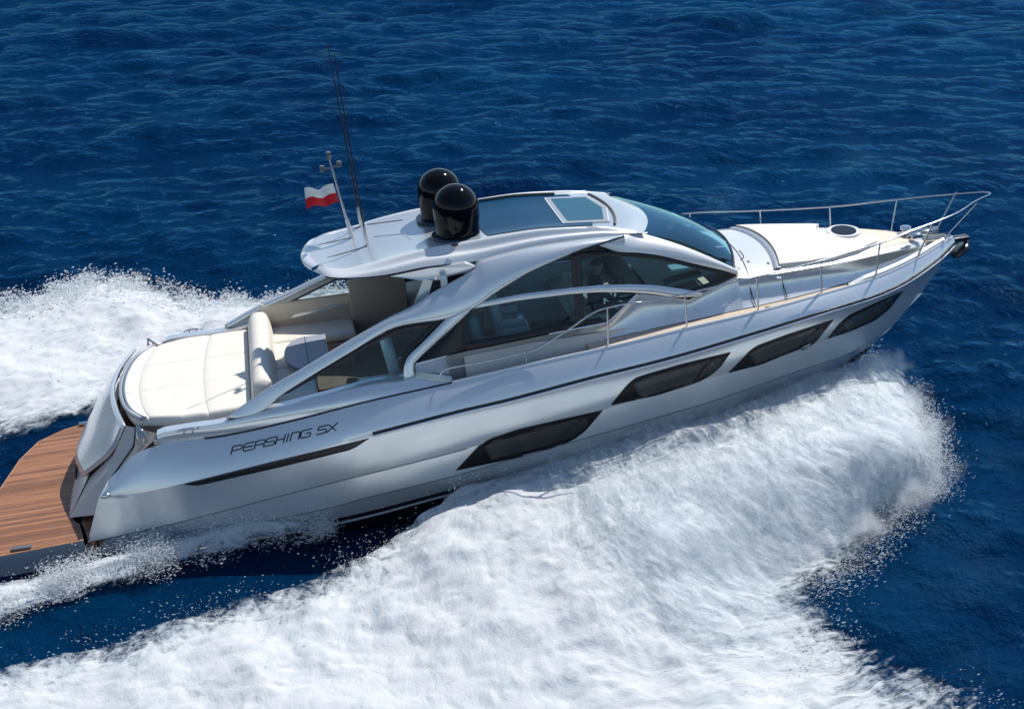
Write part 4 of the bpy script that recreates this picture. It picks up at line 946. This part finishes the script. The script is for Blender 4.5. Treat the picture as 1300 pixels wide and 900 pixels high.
# ------------------------------------------------------------------ foam, wake and spray
def foam_mat(name, su, sv, lo=.28, hi=.74, fine=9.0, tint=(.92, .94, .95)):
    m = bpy.data.materials.new(name); m.use_nodes = True; t = m.node_tree; t.nodes.clear(); L = t.links
    N_ = lambda ty, **k: nd(m, ty, **k)
    out = N_('ShaderNodeOutputMaterial'); mx = N_('ShaderNodeMixShader'); tr = N_('ShaderNodeBsdfTransparent')
    df = N_('ShaderNodeBsdfDiffuse'); tl_ = N_('ShaderNodeBsdfTranslucent'); m2 = N_('ShaderNodeMixShader'); m2.inputs[0].default_value = .35
    at = N_('ShaderNodeAttribute'); at.attribute_name = 'cover'
    uv = N_('ShaderNodeUVMap'); mp = N_('ShaderNodeMapping'); mp.inputs['Scale'].default_value = (su, sv, 1); L.new(uv.outputs[0], mp.inputs[0])
    n1 = N_('ShaderNodeTexNoise'); n1.inputs['Scale'].default_value = 1; n1.inputs['Detail'].default_value = 7; n1.inputs['Roughness'].default_value = .66; n1.inputs['Distortion'].default_value = 1.3; L.new(mp.outputs[0], n1.inputs['Vector'])
    tc = N_('ShaderNodeTexCoord'); n2 = N_('ShaderNodeTexNoise'); n2.inputs['Scale'].default_value = fine; n2.inputs['Detail'].default_value = 6; n2.inputs['Roughness'].default_value = .7; L.new(tc.outputs['Object'], n2.inputs['Vector'])
    mp3 = N_('ShaderNodeMapping'); mp3.inputs['Scale'].default_value = (su * 3, sv * 4, 1); L.new(uv.outputs[0], mp3.inputs[0])
    n3 = N_('ShaderNodeTexNoise'); n3.inputs['Scale'].default_value = 1; n3.inputs['Detail'].default_value = 6; n3.inputs['Roughness'].default_value = .7; n3.inputs['Distortion'].default_value = .8; L.new(mp3.outputs[0], n3.inputs['Vector'])
    def mad(a, k, c):
        q = N_('ShaderNodeMath', operation='MULTIPLY_ADD'); L.new(a, q.inputs[0]); q.inputs[1].default_value = k
        if isinstance(c, float): q.inputs[2].default_value = c
        else: L.new(c, q.inputs[2])
        return q.outputs[0]
    s = mad(n1.outputs[0], .9, mad(n2.outputs[0], .55, mad(n3.outputs[0], .6, -1.02)))
    s = mad(at.outputs['Fac'], 1.0, s)
    mr = N_('ShaderNodeMapRange', interpolation_type='SMOOTHSTEP'); mr.inputs['From Min'].default_value = lo; mr.inputs['From Max'].default_value = hi; L.new(s, mr.inputs['Value'])
    L.new(mr.outputs[0], mx.inputs[0])
    rp = N_('ShaderNodeValToRGB'); e = rp.color_ramp.elements; e[0].position = .35; e[0].color = (.54, .66, .72, 1); e[1].position = .95; e[1].color = (*tint, 1)
    rs_2 = mad(n1.outputs[0], 1.25, mad(n3.outputs[0], .55, mad(at.outputs['Fac'], .45, -.42))); L.new(rs_2, rp.inputs[0]); L.new(rp.outputs[0], df.inputs[0]); L.new(rp.outputs[0], tl_.inputs[0])
    bp = N_('ShaderNodeBump'); bp.inputs['Strength'].default_value = .45; bp.inputs['Distance'].default_value = .04
    hh = mad(n2.outputs[0], .8, mad(n3.outputs[0], 1.0, n1.outputs[0])); L.new(hh, bp.inputs['Height'])
    L.new(bp.outputs[0], df.inputs['Normal']); L.new(bp.outputs[0], tl_.inputs['Normal'])
    L.new(df.outputs[0], m2.inputs[1]); L.new(tl_.outputs[0], m2.inputs[2]); L.new(tr.outputs[0], mx.inputs[1]); L.new(m2.outputs[0], mx.inputs[2]); L.new(mx.outputs[0], out.inputs[0])
    return m
def crr(P, n, ax):                                     # Catmull-Rom resample of a control net along one axis
    P = np.moveaxis(np.array(P, float), ax, 0); k = len(P)
    q = np.concatenate([2 * P[:1] - P[1:2], P, 2 * P[-1:] - P[-2:-1]]); u = np.linspace(0, k - 1 - 1e-9, n); i = u.astype(int); t = (u - i).reshape((-1,) + (1,) * (P.ndim - 1))
    a, b, c, d = q[i], q[i + 1], q[i + 2], q[i + 3]
    r = .5 * (2 * b + (-a + c) * t + (2 * a - 5 * b + 4 * c - d) * t * t + (-a + 3 * b - 3 * c + d) * t ** 3)
    return np.moveaxis(r, 0, ax)
def foam_sheet(name, net, nu, nv, amp, seed, m, label=None, lift=0.0, lace=0):
    """net[i][j] = (x, y, z, cover) control points in the world; i runs along the boat, j away from it"""
    G = crr(crr(net, nu, 0), nv, 1); P = G[..., :3]; cov = G[..., 3]
    x, y = P[..., 0], P[..., 1]
    k = np.clip(cov, 0, 1); lace = lace * np.clip(1.3 - P[..., 2] / .35, 0, 1)
    d = amp * (fbm(x * .55, y * .55, 3, seed) * 1.6 + fbm(x * 1.9, y * 1.9, 3, seed + 9) * .6 + fbm(x * 2.2 + y * 1.2, y * 5 - x * 1.6, 3, seed + 19) * .30)
    P = P.copy(); P[..., 2] = np.maximum(P[..., 2] + d * (.35 + .65 * k), sea_h(x, y)[0] + .012 + .16 * np.clip(cov * 1.6, 0, 1)) + lift
    P[..., 0] += amp * .5 * fbm(x * 2.3 + 7, y * 2.3, 3, seed + 31); P[..., 1] += amp * .5 * fbm(x * 2.3, y * 2.3 + 9, 3, seed + 37)
    me = bpy.data.meshes.new(name); me.vertices.add(nu * nv); me.vertices.foreach_set('co', P.astype(np.float32).ravel())
    i, j = np.meshgrid(np.arange(nu - 1), np.arange(nv - 1), indexing='ij')
    q = np.stack([i * nv + j, (i + 1) * nv + j, (i + 1) * nv + j + 1, i * nv + j + 1], -1).reshape(-1, 4)
    me.loops.add(q.size); me.loops.foreach_set('vertex_index', q.astype(np.int32).ravel()); me.polygons.add(len(q)); me.polygons.foreach_set('loop_start', (np.arange(len(q)) * 4).astype(np.int32))
    me.update(calc_edges=True)
    a = me.attributes.new('cover', 'FLOAT', 'POINT'); a.data.foreach_set('value', (cov * (1 - .10 * lace) + (.28 + .30 * lace) * fbm(x * .8, y * .8, 5, seed + 51, .62)).astype(np.float32).ravel())
    su = np.concatenate([np.zeros((1, nv)), np.cumsum(np.linalg.norm(np.diff(G[..., :3], axis=0), axis=-1), 0)]).mean(1)
    sv = np.concatenate([np.zeros((nu, 1)), np.cumsum(np.linalg.norm(np.diff(G[..., :3], axis=1), axis=-1), 1)], 1)
    uvv = np.stack([np.broadcast_to(su[:, None], (nu, nv)), sv], -1).reshape(-1, 2)[q.ravel()]
    ul = me.uv_layers.new(name='UVMap'); ul.data.foreach_set('uv', uvv.astype(np.float32).ravel())
    o = link(name, me, m); setp(o, kind='stuff')
    return o, P, cov
def net(cols): return np.array([[(*W(a, b, z), c) for a, b, z, c in col] for col in cols])
BOW = [
 [(1100, 450, 1.10, .0), (1106, 446, 1.25, .3), (1122, 455, 1.3, .5), (1140, 472, 1.2, .5), (1154, 492, .95, .35), (1166, 522, .5, 0)],
 [(1060, 466, 1.05, .1), (1072, 460, 1.35, .5), (1105, 492, 1.45, .85), (1146, 528, 1.25, .8), (1176, 556, .85, .5), (1192, 590, .25, 0)],
 [(1005, 492, .95, .2), (1016, 484, 1.30, .6), (1070, 540, 1.40, .95), (1135, 585, 1.05, .9), (1176, 604, .5, .55), (1192, 626, .0, 0)],
 [(928, 526, .85, .3), (938, 516, 1.15, .75), (1005, 590, 1.25, 1.), (1085, 640, .7, .9), (1130, 652, .25, .5), (1156, 668, .0, 0)],
 [(830, 560, .7, .4), (840, 550, 1.0, .85), (915, 640, 1.05, 1.), (1005, 705, .45, .9), (1062, 718, .15, .5), (1098, 735, .0, 0)],
 [(730, 590, .55, .4), (740, 578, .85, .85), (815, 680, .85, 1.), (905, 760, .3, .95), (1000, 782, .1, .7), (1085, 775, .0, .0)],
 [(640, 622, .4, .4), (652, 610, .75, .8), (720, 715, .65, .9), (830, 825, .3, 1.), (1000, 845, .1, .85), (1165, 838, .0, .1)],
 [(565, 655, .2, .3), (580, 632, .55, .75), (620, 730, .5, .8), (740, 880, .3, 1.), (1030, 912, .1, .95), (1275, 892, .0, .25)],
 [(500, 700, .1, .1), (512, 690, .35, .6), (545, 780, .4, 1.), (640, 930, .25, 1.), (980, 1000, .1, .95), (1310, 1000, .0, .3)],
 [(400, 745, .05, .05), (420, 736, .25, .55), (450, 820, .35, 1.), (520, 960, .2, 1.), (700, 1060, .1, .9), (1150, 1100, .0, .2)],
 [(270, 778, .05, .0), (290, 768, .2, .5), (320, 850, .3, 1.), (370, 980, .2, 1.), (520, 1110, .1, .9), (900, 1180, .0, .2)],
 [(120, 828, .05, .0), (140, 818, .15, .5), (170, 890, .25, 1.), (210, 1000, .15, 1.), (330, 1140, .1, .9), (650, 1250, .0, .2)],
 [(-40, 868, .05, .0), (-20, 858, .12, .5), (10, 920, .2, 1.), (40, 1020, .15, 1.), (120, 1160, .1, .9), (400, 1300, .0, .2)],
 [(-300, 930, .05, .0), (-280, 920, .1, .5), (-260, 980, .15, 1.), (-240, 1060, .1, 1.), (-150, 1200, .05, .9), (100, 1350, .0, .2)]]
PORTW = [
 [(-320, 640, .05, 0), (-320, 600, .12, .5), (-320, 530, .2, 1.), (-320, 470, .2, 1.), (-320, 430, .1, .8), (-320, 405, 0, 0)],
 [(-120, 605, .05, 0), (-120, 575, .12, .5), (-120, 500, .22, 1.), (-120, 450, .25, 1.), (-120, 415, .15, .85), (-120, 392, 0, 0)],
 [(0, 572, .05, 0), (0, 550, .15, .5), (0, 490, .25, 1.), (0, 430, .28, 1.), (0, 398, .18, .9), (0, 376, 0, 0)],
 [(70, 548, .05, 0), (70, 530, .2, .6), (70, 480, .3, 1.), (70, 420, .3, 1.), (75, 382, .25, .9), (80, 360, 0, 0)],
 [(130, 520, .05, 0), (130, 500, .2, .6), (130, 455, .3, 1.), (130, 405, .35, 1.), (135, 373, .3, .95), (140, 350, 0.05, .1)],
 [(200, 500, .05, .2), (200, 480, .2, .7), (195, 440, .3, 1.), (195, 400, .35, 1.), (195, 380, .3, .8), (190, 358, 0.05, .1)],
 [(300, 470, .05, .2), (290, 450, .25, .7), (275, 425, .35, 1.), (260, 400, .35, 1.), (250, 386, .25, .7), (245, 370, 0, .05)],
 [(420, 450, .05, .2), (400, 430, .3, .8), (380, 415, .4, 1.), (350, 398, .4, 1.), (335, 385, .25, .7), (330, 372, 0, .05)],
 [(560, 430, .1, .2), (530, 410, .35, .8), (500, 395, .5, 1.), (470, 380, .5, 1.), (440, 370, .3, .6), (430, 362, 0, 0)],
 [(700, 400, .3, .2), (660, 385, .5, .8), (620, 370, .6, 1.), (580, 362, .5, .8), (560, 358, .2, .4), (550, 354, 0, 0)]]
STERN = [
 [(425, 666, .12, .0), (422, 672, .16, .25), (420, 678, .12, .2), (418, 684, .02, 0)],
 [(380, 652, .18, .0), (378, 662, .28, .55), (374, 672, .2, .5), (370, 690, .03, 0)],
 [(330, 644, .22, .05), (326, 660, .34, .65), (320, 676, .22, .6), (312, 705, .03, .05)],
 [(270, 654, .22, .05), (262, 676, .32, .6), (252, 694, .2, .6), (240, 728, .03, .1)],
 [(205, 678, .2, .1), (190, 698, .3, .7), (180, 716, .18, .65), (165, 748, .03, .1)],
 [(135, 706, .2, .2), (115, 720, .28, .85), (100, 738, .18, .8), (85, 768, .02, .1)],
 [(60, 730, .2, .3), (45, 745, .25, .95), (30, 765, .15, .85), (10, 795, .02, .1)],
 [(-20, 745, .2, .4), (-40, 765, .22, .95), (-60, 790, .12, .8), (-80, 822, .02, .1)],
 [(-200, 790, .1, .1), (-220, 815, .12, .55), (-240, 845, .08, .4), (-260, 880, .02, 0)],
 [(-420, 840, .02, 0), (-440, 860, .03, .1), (-460, 890, .02, 0), (-480, 920, .01, 0)]]
FM1 = foam_mat('bow_wave_foam', 2.6, 1.5); FM2 = foam_mat('wake_foam', 1.3, 3.0); VEIL = foam_mat('spray_veil', 4.5, 1.0, .25, .95)
o1, P1, c1_ = foam_sheet('bow_wave', net(BOW), 620, 300, .34, 3, FM1, lace=1)
o2, P2, c2_ = foam_sheet('port_wake', net(PORTW), 420, 200, .26, 40, FM2, lace=.7)
o3, P3, c3_ = foam_sheet('stern_wave', net(STERN), 420, 90, .12, 77, FM2)
setp(o1, 'white churned bow wave and foam rolling off the near side of the yacht', 'foam'); setp(o2, 'white foaming wake beyond the stern on the far side', 'foam'); setp(o3, 'thin broken foam wave along the stern quarter', 'foam')

def veil(src, dz, drop, seed, label):                  # thin sheets of flying spray over the solid foam
    q = [[(x, y, z + dz * (.35 + .65 * min(1, max(0, c))), c - drop) for x, y, z, c in col] for col in src]
    o, _, _ = foam_sheet('spray_veil', np.array(q), 330, 170, .42, seed, VEIL); setp(o, label, 'spray'); return o
NB = net(BOW)
NB[:, :, 3] *= np.interp(np.arange(len(NB)), [0, 5, 9], [1, 1, -.2])[:, None]
veil(NB[:11], .16, .34, 101, 'thin veil of flying spray over the bow wave'); veil(NB[:11], .32, .46, 131, 'highest thin veil of flying spray over the bow wave')

# airborne mist of the bow wave: soft puffs of fine spray
MIST = bpy.data.materials.new('spray_mist'); MIST.use_nodes = True; T = MIST.node_tree; T.nodes.clear()
o_ = T.nodes.new('ShaderNodeOutputMaterial'); pv = T.nodes.new('ShaderNodeVolumePrincipled'); pv.inputs['Color'].default_value = (.97, .98, .99, 1); pv.inputs['Anisotropy'].default_value = .2
tc = T.nodes.new('ShaderNodeTexCoord'); ln = T.nodes.new('ShaderNodeVectorMath'); ln.operation = 'LENGTH'; T.links.new(tc.outputs['Object'], ln.inputs[0])
oi = T.nodes.new('ShaderNodeNewGeometry'); nz = T.nodes.new('ShaderNodeTexNoise'); nz.inputs['Scale'].default_value = 2.6; nz.inputs['Detail'].default_value = 4; nz.inputs['Roughness'].default_value = .62; T.links.new(oi.outputs['Position'], nz.inputs['Vector'])
m1 = T.nodes.new('ShaderNodeMath'); m1.operation = 'MULTIPLY_ADD'; m1.inputs[1].default_value = 1.9; m1.inputs[2].default_value = -.45; T.links.new(nz.outputs[0], m1.inputs[0])
m2 = T.nodes.new('ShaderNodeMath'); m2.operation = 'SUBTRACT'; T.links.new(m1.outputs[0], m2.inputs[0]); T.links.new(ln.outputs['Value'], m2.inputs[1])
mr_ = T.nodes.new('ShaderNodeMapRange'); mr_.interpolation_type = 'SMOOTHSTEP'; mr_.inputs['From Min'].default_value = -.35; mr_.inputs['From Max'].default_value = .35; mr_.inputs['To Max'].default_value = 3.0; T.links.new(m2.outputs[0], mr_.inputs['Value'])
T.links.new(mr_.outputs[0], pv.inputs['Density']); T.links.new(pv.outputs[0], o_.inputs['Volume'])
PUFFS = [(1120, 468, 1.25, .75, .5, .5), (1095, 478, 1.35, .9, .6, .5), (1145, 508, 1.15, .8, .6, .5), (1060, 490, 1.3, 1., .6, .45), (1168, 552, .8, .8, .6, .45), (1020, 508, 1.2, 1., .6, .4), (1176, 598, .45, .8, .6, .4), (975, 528, 1.1, 1., .6, .4), (1125, 560, 1.2, 1., .8, .45), (1145, 630, .4, .9, .6, .4), (925, 545, 1.0, 1., .6, .35), (1070, 560, 1.4, 1.1, .8, .4), (1080, 670, .4, 1., .6, .35), (870, 562, .95, 1., .5, .3), (810, 580, .85, 1., .5, .28), (740, 598, .75, 1., .5, .25), (665, 618, .65, .9, .4, .22), (600, 638, .5, .8, .4, .2), (545, 672, .35, .8, .4, .18)]
for px, py, z, rx, ry, rz_ in PUFFS:
    bm = bmesh.new(); bmesh.ops.create_icosphere(bm, subdivisions=3, radius=1.0); o = from_bm('spray_mist', bm, MIST)
    o.location = W(px, py, z); o.scale = (rx * .8, ry * .8, rz_ * .8); o.rotation_euler = (0, -.25, -.35)
    setp(o, 'soft puff of white mist hanging over the bow wave', 'mist', 'puffs of mist over the bow wave', 'stuff')

def droplets(name, src, n, spread, size, seed, label, up=.2):
    """splashes of single drops thrown up from the foam"""
    r = np.random.default_rng(seed); P, cov, wgt = src
    w_ = wgt.ravel() / wgt.sum(); idx_ = r.choice(len(w_), n, p=w_); p = P.reshape(-1, 3)[idx_] + r.normal(0, 1, (n, 3)) * spread
    p[:, 2] += np.abs(r.normal(0, up, n)); s = size * np.minimum(r.lognormal(0, .7, n), 2.6)
    d = np.stack([np.full(n, .9) + r.normal(0, .25, n), r.normal(-.25, .3, n), r.normal(.25, .3, n)], 1); d /= np.linalg.norm(d, axis=1)[:, None]
    a = np.cross(d, [0, 0, 1.]); a /= np.linalg.norm(a, axis=1)[:, None]; b_ = np.cross(d, a); el = r.uniform(1.2, 4.2, n)
    V = np.stack([p + d * (s * el)[:, None], p - d * (s * el)[:, None], p + a * s[:, None], p - a * s[:, None], p + b_ * s[:, None], p - b_ * s[:, None]], 1).reshape(-1, 3)
    T = np.array([(0, 2, 4), (0, 4, 3), (0, 3, 5), (0, 5, 2), (1, 4, 2), (1, 3, 4), (1, 5, 3), (1, 2, 5)])
    q = (np.arange(n)[:, None, None] * 6 + T[None]).reshape(-1, 3)
    me = bpy.data.meshes.new(name); me.vertices.add(len(V)); me.vertices.foreach_set('co', V.astype(np.float32).ravel()); me.loops.add(q.size); me.loops.foreach_set('vertex_index', q.astype(np.int32).ravel())
    me.polygons.add(len(q)); me.polygons.foreach_set('loop_start', (np.arange(len(q)) * 3).astype(np.int32)); me.update(calc_edges=True)
    o = link(name, me, SPRAY); setp(o, label, 'spray', None, 'stuff'); return o
SPRAY = bpy.data.materials.new('spray_drops'); SPRAY.use_nodes = True; t_ = SPRAY.node_tree; t_.nodes.clear()
_o = t_.nodes.new('ShaderNodeOutputMaterial'); _m = t_.nodes.new('ShaderNodeMixShader'); _d = t_.nodes.new('ShaderNodeBsdfDiffuse'); _t = t_.nodes.new('ShaderNodeBsdfTranslucent'); _m.inputs[0].default_value = .5
_d.inputs[0].default_value = _t.inputs[0].default_value = (.93, .95, .96, 1)
t_.links.new(_d.outputs[0], _m.inputs[1]); t_.links.new(_t.outputs[0], _m.inputs[2]); t_.links.new(_m.outputs[0], _o.inputs[0])
nu, nv = c1_.shape; uu, vv = np.meshgrid(np.linspace(0, 1, nu), np.linspace(0, 1, nv), indexing='ij')
patch = np.clip(fbm(uu * 40, vv * 14, 3, 5) * 9 + .1, 0.02, 4)
w1 = (np.exp(-((vv - .86) / .09) ** 2) * np.clip(1.1 - uu * 1.5, .05, 1) * 1.6 + np.exp(-((vv - .14) / .07) ** 2) * np.clip(.75 - uu, .1, 1) * .9 + .008) * patch
droplets('bow_spray', (P1, c1_, w1), 24000, (.17, .17, .07), .0028, 11, 'fine white drops flying off the edges of the bow wave', .10)
nu, nv = c3_.shape; uu, vv = np.meshgrid(np.linspace(0, 1, nu), np.linspace(0, 1, nv), indexing='ij')
patch = np.clip(fbm(uu * 26, vv * 5, 3, 8) * 7 + .3, 0.02, 3)
droplets('quarter_spray', (P3, c3_, patch * (.3 + np.sin(vv * math.pi))), 26000, (.09, .11, .03), .0032, 12, 'scattered drops splashing beside the stern quarter', .10)
nu, nv = c2_.shape; uu, vv = np.meshgrid(np.linspace(0, 1, nu), np.linspace(0, 1, nv), indexing='ij')
patch = np.clip(fbm(uu * 30, vv * 8, 3, 9) * 6 + .3, 0.02, 3)
droplets('wake_spray', (P2, c2_, patch * (np.exp(-((vv - .85) / .1) ** 2) + .01)), 16000, (.12, .12, .03), .006, 13, 'scattered drops along the far edge of the wake', .12)
